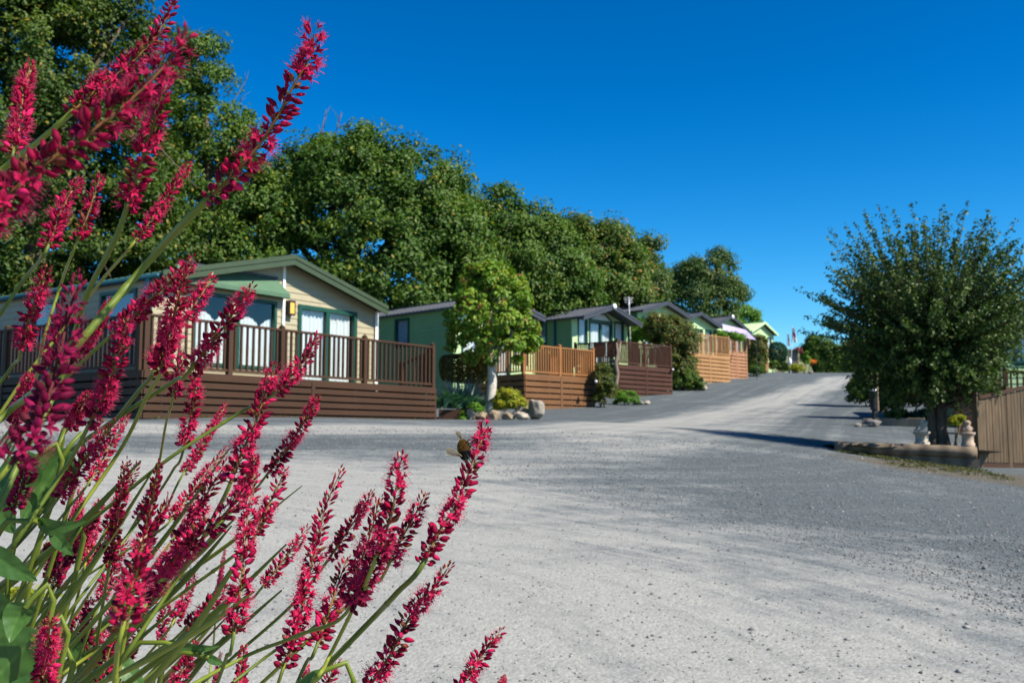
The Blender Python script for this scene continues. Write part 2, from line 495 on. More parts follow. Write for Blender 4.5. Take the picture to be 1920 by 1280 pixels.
# ------------------------------------------------------------------ foliage
G_DEEP = [(0, (0.022, 0.050, 0.009)), (0.45, (0.050, 0.098, 0.014)), (0.85, (0.105, 0.155, 0.02)), (1, (0.24, 0.20, 0.03))]
G_MID = [(0, (0.026, 0.064, 0.010)), (0.5, (0.066, 0.135, 0.017)), (0.9, (0.135, 0.20, 0.024)), (1, (0.28, 0.24, 0.03))]
M_OAK = mat_leaf('leaf_deep_green', G_DEEP)
M_MID = mat_leaf('leaf_mid_green', G_MID)
M_ASH = mat_leaf('leaf_grey_green', [(0, (0.035, 0.075, 0.018)), (0.5, (0.07, 0.13, 0.028)), (1, (0.17, 0.18, 0.045))])
M_THORN = mat_leaf('leaf_blue_green', [(0, (0.02, 0.045, 0.010)), (0.5, (0.055, 0.108, 0.022)), (0.9, (0.115, 0.155, 0.028)), (1, (0.14, 0.085, 0.03))], trans=0.22)
M_MAPLE = mat_leaf('leaf_yellow_green', [(0, (0.075, 0.15, 0.016)), (0.5, (0.165, 0.285, 0.024)), (0.8, (0.28, 0.36, 0.04)), (0.92, (0.30, 0.18, 0.05)), (1, (0.30, 0.10, 0.04))])
M_LIME = mat_leaf('leaf_bright_green', [(0, (0.06, 0.16, 0.015)), (0.6, (0.12, 0.27, 0.02)), (1, (0.22, 0.34, 0.03))])
M_GOLD = mat_leaf('leaf_golden', [(0, (0.12, 0.17, 0.015)), (0.6, (0.30, 0.32, 0.02)), (1, (0.50, 0.42, 0.03))])
M_BROWN = mat_leaf('leaf_bronze_green', [(0, (0.045, 0.08, 0.016)), (0.5, (0.09, 0.125, 0.024)), (0.85, (0.15, 0.145, 0.03)), (1, (0.24, 0.09, 0.04))])
M_BRONZE = mat_leaf('leaf_bronze', [(0, (0.08, 0.075, 0.02)), (0.6, (0.19, 0.155, 0.035)), (1, (0.30, 0.16, 0.05))])
M_AUTUMN = mat_leaf('leaf_turning', [(0, (0.032, 0.073, 0.011)), (0.5, (0.076, 0.142, 0.018)), (0.9, (0.145, 0.195, 0.028)), (1, (0.30, 0.16, 0.04))])
M_HOSTA = mat_leaf('leaf_glaucous', [(0, (0.03, 0.085, 0.05)), (0.6, (0.07, 0.17, 0.10)), (1, (0.20, 0.30, 0.20))], trans=0.15)
M_SILVER = mat_leaf('leaf_silver', [(0, (0.15, 0.18, 0.14)), (1, (0.42, 0.45, 0.36))], trans=0.1)
M_YEW = mat_leaf('leaf_yew', [(0, (0.008, 0.045, 0.018)), (0.6, (0.014, 0.075, 0.028)), (1, (0.03, 0.10, 0.04))], trans=0.12)
M_BARK = mat_bark('bark_brown', (0.11, 0.085, 0.06))
M_PALEBARK = mat_bark('bark_pale', (0.50, 0.46, 0.39), 9)
M_TWIG = mat_paint('twig', (0.10, 0.075, 0.05, 1), 0.9)

def unit(a): return a / (np.linalg.norm(a, axis=-1, keepdims=True) + 1e-9)

def leaf_cards(P, N, size, rng, ratio=0.62, fold=0.16):
    """One folded leaf per point: two triangles on a diamond."""
    n = len(P)
    t = unit(np.cross(N, rng.normal(size=(n, 3))))
    b = np.cross(N, t)
    s = (size * rng.uniform(0.65, 1.3, n))[:, None]
    V = np.empty((n, 4, 3))
    V[:, 0] = P - t * s * 0.5
    V[:, 1] = P + b * s * 0.5 * ratio + N * s * fold
    V[:, 2] = P + t * s * 0.5 - N * s * fold * 0.6
    V[:, 3] = P - b * s * 0.5 * ratio + N * s * fold
    i = np.arange(n)[:, None] * 4
    F = np.concatenate([i + np.array([[0, 1, 2]]), i + np.array([[0, 2, 3]])])
    return V.reshape(-1, 3), F

def tints(n, rng, clump=None, lo=0.05, hi=0.85, odd=0.03):
    t = rng.uniform(lo, hi, n)
    if clump is not None: t = t * 0.55 + clump * 0.45
    t = np.where(rng.random(n) < odd, 1.0, t)
    return np.repeat(t, 4)

def crown(name, lobes, nclump, per, rc, size, mat, parent, seed, inner=0.12, flat=0.75, odd=0.02, up=0.55, keep=0.72, stray=0.12):
    """Foliage made of leaf clumps sitting on and inside overlapping lobes. lobes: (x, y, z, rx, ry, rz)."""
    rng = np.random.default_rng(seed)
    L = np.array([(l if len(l) == 6 else (*l[:3], l[3], l[3], l[3])) for l in lobes], float)
    wgt = (L[:, 3] * L[:, 5]) ** 1.0; wgt /= wgt.sum()
    C = []; O = []
    while len(C) < nclump:
        k = rng.choice(len(L), p=wgt)
        d = rng.normal(size=3); d /= np.linalg.norm(d)
        if d[2] < -0.55: continue
        rr = (rng.uniform(1.04, 1.2) if rng.random() < stray else rng.uniform(0.74, 1.04)) if rng.random() > inner else rng.uniform(0.2, 0.7)
        p = L[k, :3] + d * L[k, 3:] * rr
        q = (p - L[:, :3]) / L[:, 3:]
        dn = np.linalg.norm(q, axis=1); dn[k] = 9
        if dn.min() < keep and rng.random() > inner: continue
        C.append(p); O.append(d)
    C = np.array(C); O = np.array(O)
    n = nclump * per
    ci = np.repeat(np.arange(nclump), per)
    d = unit(rng.normal(size=(n, 3)))
    rad = (rc * rng.uniform(0.55, 1.25, nclump))[ci]
    P = C[ci] + d * (rad * rng.random(n) ** 0.42)[:, None] * np.array([1, 1, flat])
    N = unit(d * 0.45 + O[ci] * 0.55 + np.array([0, -0.12, up * 0.75]) + rng.normal(size=(n, 3)) * 0.45)
    V, F = leaf_cards(P, N, size, rng)
    T = tints(n, rng, rng.random(nclump)[ci], odd=odd)
    return link(name, raw_mesh(name, V, [F], mat, {'tint': T}), parent)

def limbs(mb, base, top, r0, targets, rng, n=8):
    """Tapered trunk from base to top with limbs that reach the targets."""
    base, top = np.array(base, float), np.array(top, float)
    pts = []; rs = []
    for i in range(7):
        t = i / 6
        p = base + (top - base) * t + rng.normal(size=3) * r0 * 0.14 * np.array([1, 1, 0]) * (t > 0)
        pts.append(p); rs.append(r0 * (1.25 if i == 0 else 1) * (1 - 0.68 * t))
    mb.tube(pts, rs, n)
    for q in targets:
        q = np.array(q, float); t = rng.uniform(0.3, 0.95); s = base + (top - base) * t
        m = (s + q) / 2 + np.array([0, 0, 0.12 * np.linalg.norm(q - s)])
        r = r0 * (1 - 0.68 * t) * 0.55
        mb.tube([s, (s + m) / 2 + rng.normal(size=3) * r, m, q], [r, r * 0.8, r * 0.6, r * 0.15], 6)

def tree(label, lob_px, Y, base_px, r0, nclump, per, rc, size, mat, seed, bark=M_BARK, group=None, squash=1.0, odd=0.02, name='tree', inner=0.12, extra=None):
    rng = np.random.default_rng(seed + 1000)
    lobes = []
    for q in lob_px:
        dy = q[3] if len(q) > 3 else 0
        p = at(q[0], q[1], Y + dy); r = q[2] / FPX * (Y + dy)
        lobes.append((p[0], p[1], p[2], r, r * squash, r))
    b = on_ground(base_px, Y, -0.1)
    o = thing(name, b, label, 'tree', group)
    mb = MB()
    cz = max(l[2] for l in lobes); c = lobes[0]
    limbs(mb, b, (c[0], c[1], b[2] + (cz - b[2]) * 0.85), r0, [(l[0], l[1], l[2]) for l in lobes] + [(l[0] + rng.normal() * l[3] * .5, l[1], l[2] + l[3] * .6) for l in lobes], rng)
    if extra:
        for (p0, p1, rr) in extra:
            a = at(*p0, Y); e = at(*p1, Y)
            mb.tube([a, (a + e) / 2 + rng.normal(size=3) * 0.12, e], [rr, rr * 0.7, rr * 0.25], 5)
            for k in range(7):
                t = rng.uniform(0.35, 1.0); s = a + (e - a) * t
                mb.tube([s, s + np.array([rng.normal() * 0.35, rng.normal() * 0.2, rng.uniform(0.2, 0.6)])], [rr * 0.35, rr * 0.12], 4)
    mb.build('trunk', bark, o, smooth=True)
    crown('crown', lobes, nclump, per, rc, size, mat, o, seed, odd=odd, inner=inner)
    return o

GB = 'tall trees behind the lodges'
tree('big dark leafy tree at the upper left edge, tallest of the trees',
     [(60, 160, 190), (190, 110, 105), (-90, 60, 190), (60, 0, 150), (205, 40, 78), (-60, 330, 230), (130, 350, 180), (200, 440, 150), (20, 490, 190), (240, 240, 80), (100, -90, 130), (60, 640, 160), (-120, 560, 200)],
     35, 60, 0.5, 820, 190, 0.8, 0.17, M_OAK, 11, group=GB, odd=0.05, inner=0.25)
tree('narrow mid green tree standing between the big dark tree and the round tree mass',
     [(385, 190, 75), (370, 100, 45), (395, 290, 92), (330, 230, 55), (450, 260, 42), (350, 390, 110), (430, 400, 110), (300, 330, 80), (300, 480, 120), (400, 500, 110), (220, 560, 110), (340, 560, 110), (480, 560, 90), (120, 590, 110)],
     40, 380, 0.32, 600, 120, 0.62, 0.16, M_MID, 12, group=GB, odd=0.03, extra=[((385, 180), (352, 52), 0.03), ((430, 240), (462, 150), 0.03)])
tree('broad dense tree with a rounded top, behind the gable of the tan lodge',
     [(650, 385, 128), (705, 330, 72), (600, 345, 72), (790, 360, 78), (545, 380, 78), (530, 480, 110), (700, 500, 150), (835, 350, 40), (820, 450, 90), (470, 430, 90), (640, 310, 50), (765, 560, 95), (860, 530, 80), (640, 580, 100)],
     42, 680, 0.5, 740, 140, 0.75, 0.18, M_MID, 13, group=GB, odd=0.02,
     extra=[((600, 300), (612, 205), 0.05), ((612, 300), (642, 212), 0.045), ((560, 320), (588, 255), 0.035), ((585, 330), (572, 262), 0.03)])
tree('dense tree above the small pale trunked tree, with a flat ragged top',
     [(945, 440, 70), (938, 385, 32), (998, 405, 26), (905, 480, 85), (985, 500, 92), (930, 560, 110), (880, 400, 45), (1020, 470, 60), (1030, 540, 90), (860, 430, 50)],
     48, 950, 0.4, 480, 130, 0.7, 0.18, M_MID, 14, group=GB, odd=0.015)
tree('tree with autumn tinted leaves behind the lodge with the round gable light',
     [(1085, 468, 52), (1078, 425, 24), (1143, 455, 44), (1120, 530, 78), (1050, 515, 54), (1060, 585, 85), (1165, 555, 54), (1035, 465, 32), (1178, 500, 34)],
     53, 1110, 0.4, 460, 130, 0.7, 0.18, M_AUTUMN, 15, group=GB, odd=0.06)
tree('loose grey green tree at the right end of the tree row, over the aerial',
     [(1200, 490, 32), (1218, 462, 22), (1215, 530, 38), (1190, 548, 42), (1230, 510, 16), (1233, 555, 20)],
     58, 1205, 0.28, 190, 100, 0.6, 0.17, M_ASH, 16, group=GB, odd=0.05, inner=0.2)
tree('wispy birch tree standing alone far up the road against the sky',
     [(1320, 520, 40), (1345, 490, 22), (1290, 520, 30), (1300, 560, 48), (1355, 545, 34), (1380, 550, 20), (1262, 530, 20), (1330, 580, 48), (1270, 575, 30), (1370, 500, 14)],
     92, 1325, 0.35, 300, 80, 0.85, 0.24, M_ASH, 17, bark=M_PALEBARK, inner=0.2)
tree('low round bright green tree at the foot of the wispy birch',
     [(1388, 600, 28), (1400, 592, 20), (1375, 612, 24), (1410, 608, 14)], 98, 1392, 0.15, 70, 110, 0.7, 0.2, M_LIME, 18)

def shrub(name, label, cat, lobes_px, Y, base_px, nclump, per, rc, size, mat, seed, group=None, stem_n=3, odd=0.03, squash=1.0, inner=0.25, up=0.5):
    rng = np.random.default_rng(seed + 500)
    lobes = []
    for q in lobes_px:
        rx = q[2] / FPX * Y; rz = (q[3] if len(q) > 3 else q[2]) / FPX * Y
        p = at(q[0], q[1], Y); lobes.append((p[0], p[1], p[2], rx, rx * squash, rz))
    b = on_ground(base_px, Y, -0.02)
    o = thing(name, b, label, cat, group)
    mb = MB()
    for k in range(stem_n):
        c = lobes[k % len(lobes)]
        s = b + np.array([rng.normal() * 0.06, rng.normal() * 0.06, -0.05])
        e = np.array(c[:3]) + rng.normal(size=3) * c[3] * 0.3
        mb.tube([s, (s + e) / 2 + rng.normal(size=3) * 0.04, e], [0.03, 0.02, 0.006], 6)
    mb.build('stems', M_TWIG, o, smooth=True)
    crown('foliage', lobes, nclump, per, rc, size, mat, o, seed, inner=inner, odd=odd, up=up, keep=0.6)
    return o

def clipped(name, label, cat, c0, c1, Y, depth, mat, seed, size, n, rnd=0.25, group=None):
    """Clipped hedge or topiary: leaves packed over a rounded block. c0, c1: opposite pixel corners."""
    rng = np.random.default_rng(seed)
    p = at(c0[0], c0[1], Y); q = at(c1[0], c1[1], Y)
    cx, cz = (p[0] + q[0]) / 2, (p[2] + q[2]) / 2
    hx, hz, hy = abs(q[0] - p[0]) / 2, abs(p[2] - q[2]) / 2, depth / 2
    d = unit(rng.normal(size=(n, 3)))
    e = max(2.0, 2 / max(rnd, 0.05) * 0.5 + 1.5)
    s = (np.abs(d) ** e).sum(1) ** (-1 / e)
    P = d * s[:, None]
    P = P * rng.uniform(0.86, 1.03, n)[:, None] * np.array([hx, hy, hz])
    wob = 1 + 0.04 * np.sin(P[:, 0] * 5 + seed) + 0.04 * np.sin(P[:, 2] * 6 + 1)
    P = P * wob[:, None] + np.array([cx, Y + hy, cz])
    N = unit(unit(d / np.array([hx, hy, hz])) * 0.8 + rng.normal(size=(n, 3)) * 0.55 + np.array([0, 0, 0.2]))
    V, F = leaf_cards(P, N, size, rng)
    T = tints(n, rng, odd=0.03)
    b = np.array((cx, Y + hy, float(gz(cx, Y + hy))))
    o = thing(name, b, label, cat, group)
    mb = MB()
    for k in range(4):
        x = cx + rng.uniform(-0.6, 0.6) * hx; y = Y + hy + rng.uniform(-.5, .5) * hy
        mb.tube([(x, y, float(gz(x, y)) - 0.05), (x + rng.normal() * .05, y, cz), (x, y, cz + hz * 0.7)], [0.04, 0.03, 0.01], 6)
    mb.build('stems', M_TWIG, o, smooth=True)
    link('foliage', raw_mesh('foliage', V, [F], mat, {'tint': T}), o)
    return o

# --- the pale trunked maple between the first two lodges
def maple():
    Y = 25.6
    rng = np.random.default_rng(31)
    lob = [(925, 590, 66), (910, 538, 44), (955, 565, 44), (875, 575, 44), (880, 630, 46), (940, 650, 52), (976, 610, 36), (945, 522, 28), (900, 518, 22), (905, 668, 34), (985, 650, 26), (965, 530, 20), (858, 610, 24)]
    L = []
    for x, y, r in lob:
        x = 924 + (x - 924) * 0.93; p = at(x, y, Y); r = r * 0.95 / FPX * Y; L.append((p[0], p[1], p[2], r, r, r))
    b = on_ground(921, Y, -0.05)
    o = thing('maple_tree', b, 'small maple with yellow green leaves and a pale smooth trunk beside the boulders', 'tree')
    mb = MB()
    t = at(924, 560, Y)
    limbs(mb, b, t, 0.15, [l[:3] for l in L], rng, 12)
    mb.build('trunk', M_PALEBARK, o, smooth=True)
    crown('crown', L, 250, 62, 0.20, 0.12, M_MAPLE, o, 31, inner=0.25, odd=0.07, stray=0.12, up=0.45)
maple()

# --- the spiky shrub tree on the right
def thorn():
    Y = 17.6
    rng = np.random.default_rng(41)
    b = on_ground(1768, Y, -0.05)
    o = thing('hawthorn_tree', b, 'dense dark green tree with spiky shoots and a gnarled trunk behind the log edging', 'tree')
    fork = at(1765, 745, Y)
    c = at(1748, 640, Y)
    mb = MB()
    mb.tube([b, b + (0.02, 0, 0.3), b + (-0.03, 0, 0.6), fork], [0.145, 0.115, 0.10, 0.09], 12)
    mb.tube([b + (-0.16, 0.05, 0), b + (-0.17, 0.02, 0.4), fork + (-0.2, 0, 0.1)], [0.10, 0.08, 0.07], 10)
    mb.build('trunk', M_BARK, o, smooth=True)
    tw = MB(); P = []; N = []; T = []
    hull = [(1548, 405), (1545, 480), (1560, 560)]
    ns = 1150
    for k in range(ns):
        # direction over a wide dome; shoots tilt upwards and outwards
        az = rng.uniform(0, 2 * math.pi); u = rng.random()
        u = -0.88 + 1.87 * u; el = math.asin(min(0.995, u))
        d = np.array((math.cos(el) * math.cos(az), math.cos(el) * math.sin(az), math.sin(el)))
        R0 = 1.58 + 0.10 * math.sin(az * 3 + 1) + (0.42 * max(0, d[2]) ** 0.8)
        if d[0] < -0.5: R0 *= 1.06
        if d[2] < 0: R0 *= 1.0 - 0.10 * abs(d[2])
        ln = R0 * (rng.uniform(0.93, 1.12) if rng.random() < 0.45 else rng.uniform(0.55, 0.95))
        if d[2] > -0.1 and rng.random() < 0.14: ln = R0 * rng.uniform(1.12, 1.30)
        s = c + d * R0 * rng.uniform(0.12, 0.45) * np.array((1, 1, 0.8))
        e = c + d * ln + np.array((0, 0, 0.20 * abs(d[0]) + 0.05)) + rng.normal(size=3) * 0.05
        m = (s + e) / 2 + np.array((0, 0, -0.06))
        tw.tube([s, m, e], [0.011, 0.007, 0.002], 4, cap=False)
        nl = int(46 * np.linalg.norm(e - s)) + 14
        t = rng.random(nl) ** 0.75
        q = ((1 - t) ** 2)[:, None] * s + (2 * t * (1 - t))[:, None] * m + (t ** 2)[:, None] * e
        sp = 0.075 * (1.1 - 0.75 * t)
        off = rng.normal(size=(nl, 3)) * sp[:, None]
        P.append(q + off); N.append(unit(unit(off) * 0.6 + np.array((0, 0, 0.55)) + d * 0.2 + rng.normal(size=(nl, 3)) * 0.4))
        T.append(np.clip(rng.uniform(0.0, 0.62, nl) + 0.25 * (t > 0.75), 0, 0.88) + 0.12 * (rng.random(nl) < 0.13 * (t > 0.9)))
    for k in range(40):
        s = fork + rng.normal(size=3) * 0.1; d = unit(rng.normal(size=3) + np.array((0, 0, 0.4)))
        tw.tube([s, s + d * 0.3, s + d * 0.65 + (0, 0, 0.2)], [0.03, 0.02, 0.006], 5, cap=False)
    P = np.concatenate(P); N = np.concatenate(N); T = np.concatenate(T)
    V, F = leaf_cards(P, N, 0.068, rng)
    tw.build('branches', M_BARK, o, smooth=True)
    link('crown', raw_mesh('crown', V, [F], M_THORN, {'tint': np.repeat(T, 4)}), o)
thorn()

# --- planting between and in front of the lodges
clipped('hedge', 'bronze green clipped hedge block behind the silver and blue leaved plants', 'hedge', (824, 662), (914, 716), 26.2, 0.9, M_BRONZE, 51, 0.07, 6500, 0.25)
def rosette(name, label, cat, px, Y, n, ln, wd, mat, seed, tilt=0.8, spread=0.3, dz=0.0):
    """Plant of broad or strap leaves rising from the base, each leaf curved."""
    rng = np.random.default_rng(seed); b = on_ground(px, Y, dz)
    o = thing(name, b, label, cat)
    V = []; F = []; T = []
    for k in range(n):
        az = rng.uniform(0, 2 * math.pi); d = np.array((math.cos(az), math.sin(az), 0)); sd = np.array((-d[1], d[0], 0))
        s = b + np.array((rng.normal() * spread, rng.normal() * spread * 0.6, 0)); l = ln * rng.uniform(0.6, 1.2); tl = tilt * rng.uniform(0.6, 1.3)
        base = len(V)
        for i in range(6):
            t = i / 5
            p = s + d * l * t * math.sin(tl) * (0.6 + 0.4 * t) + np.array((0, 0, l * (t * math.cos(tl * 0.7) - 0.42 * tl * t * t)))
            w = wd * math.sin(min(1, t * 1.05 + 0.06) * math.pi) ** 0.8 * rng.uniform(0.95, 1.05) + 0.002
            V.append(p + sd * w / 2 + (0, 0, w * 0.12)); V.append(p); V.append(p - sd * w / 2 + (0, 0, w * 0.12)); T += [rng.uniform(0.1, 0.9)] * 3
        for i in range(5):
            a = base + i * 3
            F += [(a, a + 1, a + 4, a + 3), (a + 1, a + 2, a + 5, a + 4)]
    link('leaves', raw_mesh('leaves', np.array(V), [np.array(F)], mat, {'tint': T}, smooth=True), o)
    return o
rosette('hosta_plant', 'blue green broad leaved plant in the dark timber bed beside the tan lodge deck', 'plant', 850, 25.4, 70, 0.62, 0.20, M_HOSTA, 52, 0.75, 0.20, 0.28)
rosette('hosta_plant', 'blue green broad leaved plant next to the pale maple trunk', 'plant', 888, 25.5, 55, 0.55, 0.18, M_HOSTA, 53, 0.75, 0.16, 0.22)
rosette('silver_plant', 'silver grey spear leaved plant under the bronze green hedge', 'plant', 868, 25.9, 90, 0.62, 0.05, M_SILVER, 54, 0.35, 0.30, 0.48)
shrub('golden_shrub', 'golden leaved shrub between the pale maple trunk and the boulder', 'shrub', [(950, 750, 26, 22), (970, 757, 16, 14), (934, 760, 16, 14)], 25.6, 952, 110, 70, 0.10, 0.055, M_GOLD, 55, odd=0.1)
shrub('low_plant', 'small bright green plant spilling over the stones left of the maple trunk', 'plant', [(892, 766, 13, 10), (868, 782, 8, 10)], 25.0, 885, 34, 50, 0.08, 0.05, M_LIME, 56)
shrub('climbing_shrub', 'green and bronze shrub against the end of the orange brown deck', 'shrub', [(1130, 708, 16, 26), (1138, 735, 16, 20), (1124, 745, 10, 16)], 35.2, 1132, 80, 70, 0.17, 0.075, M_BROWN, 57)
shrub('dome_shrub', 'bright green round shrub beside the dead tree trunk', 'shrub', [(1175, 746, 21, 15), (1164, 749, 14, 11), (1187, 749, 13, 10)], 37, 1175, 90, 70, 0.11, 0.05, M_LIME, 58)
shrub('tall_shrub', 'tall bronze and green shrub between the dark red deck and the tan deck', 'shrub', [(1255, 625, 34, 34), (1232, 615, 24, 26), (1280, 640, 26, 36), (1262, 680, 26, 40), (1285, 690, 18, 30)], 47.5, 1268, 340, 90, 0.30, 0.11, M_BROWN, 59, odd=0.08)
shrub('laurel_shrub', 'light green leafy shrub left of the tall bronze shrub, over the dark red railing', 'shrub', [(1203, 622, 24, 22), (1185, 632, 14, 14), (1222, 628, 16, 18)], 49, 1205, 110, 80, 0.26, 0.12, M_LIME, 60)
shrub('low_shrub', 'low green shrub at the foot of the tall bronze shrub beside a pale rock', 'shrub', [(1285, 712, 20, 22), (1305, 722, 16, 14), (1270, 722, 14, 12)], 47.0, 1287, 110, 80, 0.22, 0.09, M_MID, 61)
shrub('hanging_plant', 'small bright green plant growing over the rail of the tan deck', 'plant', [(1364, 654, 4, 4)], 54.2, 1364, 8, 40, 0.10, 0.06, M_LIME, 62)
shrub('box_shrub', 'flat topped green shrub behind the rail between the tan deck and the lavender awning', 'shrub', [(1365, 629, 22, 6), (1345, 628, 12, 6), (1385, 632, 12, 6)], 60, 1365, 70, 70, 0.22, 0.1, M_LIME, 63)
shrub('upright_shrub', 'dark upright shrub between the two farthest orange brown decks', 'shrub', [(1421, 655, 15, 20), (1420, 680, 14, 20), (1424, 640, 10, 10)], 68, 1421, 120, 80, 0.3, 0.13, M_BROWN, 64)
shrub('low_shrub', 'low green shrub at the foot of the dark upright shrub', 'shrub', [(1418, 694, 14, 8)], 67, 1418, 40, 70, 0.25, 0.12, M_MID, 65)
clipped('topiary_bush', 'smooth dark green clipped round bush beside the flags', 'bush', (1445, 640), (1480, 680), 82, 1.6, M_YEW, 66, 0.10, 7000, 0.75)
shrub('flowering_shrub', 'yellow green shrub under the dark clipped round bush', 'shrub', [(1452, 686, 12, 8), (1470, 688, 10, 8)], 80, 1458, 60, 70, 0.24, 0.12, M_MID, 67)
shrub('flowering_shrub', 'golden flowering shrub at the road edge beneath the flags', 'shrub', [(1486, 690, 11, 8), (1497, 691, 9, 7), (1476, 691, 8, 6)], 81, 1486, 70, 70, 0.2, 0.11, M_GOLD, 68)
shrub('tall_bush', 'tall green bush right of the flags at the top of the road', 'bush', [(1535, 650, 22, 24), (1520, 662, 18, 22), (1555, 662, 20, 18)], 98, 1535, 150, 90, 0.5, 0.2, M_MID, 69)
clipped('hedge', 'long dark green hedge across the top of the road', 'hedge', (1530, 664), (1640, 701), 97, 2.0, M_MID, 70, 0.22, 15000, 0.2)
shrub('climbing_plant', 'narrow bright green plant right of the brick gate pillar', 'plant', [(1512, 675, 6, 14)], 84, 1511, 26, 70, 0.2, 0.1, M_LIME, 71)
shrub('round_bush', 'hazy green bush behind the long hedge, left of the spiky tree', 'bush', [(1590, 662, 22, 18), (1610, 655, 22, 22)], 104, 1598, 120, 90, 0.6, 0.22, M_BROWN, 72)
shrub('road_shrub', 'leafy green shrub at the road edge behind the lamp bollard', 'shrub', [(1628, 718, 26, 26), (1612, 735, 20, 22), (1645, 738, 22, 26), (1634, 690, 22, 24), (1646, 655, 24, 32)], 38, 1628, 250, 90, 0.24, 0.10, M_MID, 73)
shrub('dark_shrub', 'dark green bush behind the spiky tree above the timber edging', 'shrub', [(1690, 730, 46, 50), (1740, 725, 46, 54), (1662, 752, 24, 26), (1700, 660, 42, 50)], 29, 1700, 330, 90, 0.25, 0.09, M_OAK, 74)
shrub('low_shrub', 'small dark round shrub on the timber edged bed left of the stone ornament', 'shrub', [(1688, 777, 16, 9), (1668, 776, 8, 6)], 26.9, 1686, 60, 60, 0.1, 0.05, M_OAK, 75)
shrub('low_shrub', 'dark spreading shrub just left of the gnarled trunk', 'shrub', [(1722, 780, 14, 9), (1738, 776, 12, 12)], 26.6, 1726, 60, 60, 0.1, 0.05, M_YEW, 76)
shrub('yellow_plant', 'small yellow plant on the ground right of the gnarled trunk', 'plant', [(1792, 790, 8, 8), (1800, 782, 8, 10)], 20.5, 1795, 20, 50, 0.08, 0.05, M_GOLD, 77)
shrub('ground_plant', 'low yellow green plant on the gravel behind the red flower stems', 'plant', [(30, 1125, 34, 18), (95, 1135, 40, 16), (150, 1130, 24, 14)], 5.4, 80, 34, 40, 0.07, 0.035, M_GOLD, 78, stem_n=6)
# ------------------------------------------------------------------ building materials
M_TAN = mat_paint('siding_tan', (0.345, 0.305, 0.20, 1), 0.6, 0.07)
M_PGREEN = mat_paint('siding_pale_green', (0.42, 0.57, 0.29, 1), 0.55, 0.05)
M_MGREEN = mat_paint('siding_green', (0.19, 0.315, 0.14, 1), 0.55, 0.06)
M_TRIMGREEN = mat_paint('trim_green', (0.043, 0.066, 0.034, 1), 0.5, 0.08)
M_DKGREEN = mat_paint('frame_dark_green', (0.012, 0.06, 0.04, 1), 0.4, 0.1)
M_CANOPY = mat_paint('canopy_green', (0.075, 0.145, 0.085, 1), 0.55, 0.06)
M_ROOFGREY = mat_paint('roof_grey', (0.075, 0.08, 0.095, 1), 0.7, 0.2, 6)
M_ROOFGREEN = mat_paint('roof_green', (0.06, 0.10, 0.06, 1), 0.7, 0.15, 6)
M_SLATE = mat_paint('verge_slate', (0.045, 0.05, 0.065, 1), 0.5, 0.12)
M_PALEVERGE = mat_paint('verge_pale_green', (0.50, 0.68, 0.36, 1), 0.5, 0.06)
M_WHITE = mat_paint('white_plastic', (0.78, 0.78, 0.76, 1), 0.4, 0.03)
M_BLUE = mat_paint('blue_gutter', (0.012, 0.065, 0.09, 1), 0.35, 0.08)
M_PIPE = mat_paint('blue_pipe', (0.05, 0.22, 0.29, 1), 0.35, 0.08)
M_CURTAIN = mat_paint('white_curtain', (0.62, 0.63, 0.63, 1), 0.9, 0.03)
M_BLIND = mat_paint('blue_grey_blind', (0.26, 0.31, 0.38, 1), 0.8, 0.06)
M_RECESS = mat_paint('dim_recess', (0.05, 0.05, 0.055, 1), 0.9, 0.1)  # dark colour stands in for shade in window rooms and under decks
M_GLASS = mat_glass('window_glass')
M_BLACK = mat_paint('black_metal', (0.012, 0.012, 0.014, 1), 0.45, 0.2)
M_AMBER = mat_paint('amber_glass', (0.75, 0.42, 0.08, 1), 0.25, 0.08)
M_LAV = mat_paint('lavender_canvas', (0.40, 0.335, 0.54, 1), 0.8, 0.05)

def roof_z(s, W, z_eave, rise): return z_eave + rise * (1 - np.abs(s - W / 2) / (W / 2))

def siding(mb, P, u, n, s0, s1, z0, z1, ops=(), gable=None, course=0.15, lap=0.018):
    """Overlapping boards on the plane through P; ops are openings (s0, s1, z0, z1); gable = (W, z_eave, rise)."""
    P = np.array((P[0], P[1], 0.0)); u = np.array((u[0], u[1], 0.0)); n = np.array((n[0], n[1], 0.0))
    z = z0
    top = z1 if gable is None else gable[1] + gable[2]
    def ext(zz):
        if gable is None or zz <= gable[1]: return s0, s1
        ap_ = gable[3] if len(gable) > 3 else gable[0] / 2; h = 1 - (zz - gable[1]) / gable[2]
        return max(s0, ap_ - ap_ * h), min(s1, ap_ + (gable[0] - ap_) * h)
    while z < top - 1e-3:
        zt = min(z + course, top)
        a0, a1 = ext(z); b0, b1 = ext(zt)
        if a1 - a0 > 0.02:
            cuts = sorted((o[0], o[1]) for o in ops if o[2] < z + course * 0.5 < o[3])
            xs = [(a0, b0)]
            segs = []
            for c0, c1 in cuts:
                if c1 <= a0 or c0 >= a1: continue
                segs.append((xs[-1], (c0, c0))); xs.append((c1, c1))
            segs.append((xs[-1], (a1, max(b1, b0))))
            for (l0, l1), (r0, r1) in segs:
                if r0 - l0 < 0.01: continue
                f = lambda s, zz, d: P + u * s + n * d + np.array((0, 0, zz))
                p = [f(l0, z, lap), f(r0, z, lap), f(max(r1, l1), zt, 0.002), f(l1, zt, 0.002), f(l0, z, 0.0), f(r0, z, 0.0)]
                mb.add(p, [(0, 1, 2, 3), (4, 5, 1, 0)])
        z = zt

def plane_hit(P, u, px, py):
    """Photo pixel -> (distance along u, world height) on the vertical plane through P along u."""
    d = at(px, py, 1.0); d = d - np.array((0, 0, EYE))
    A = np.array([[u[0], -d[0]], [u[1], -d[1]]])
    s, t = np.linalg.solve(A, -np.array((P[0], P[1])))
    return s, EYE + d[2] * t

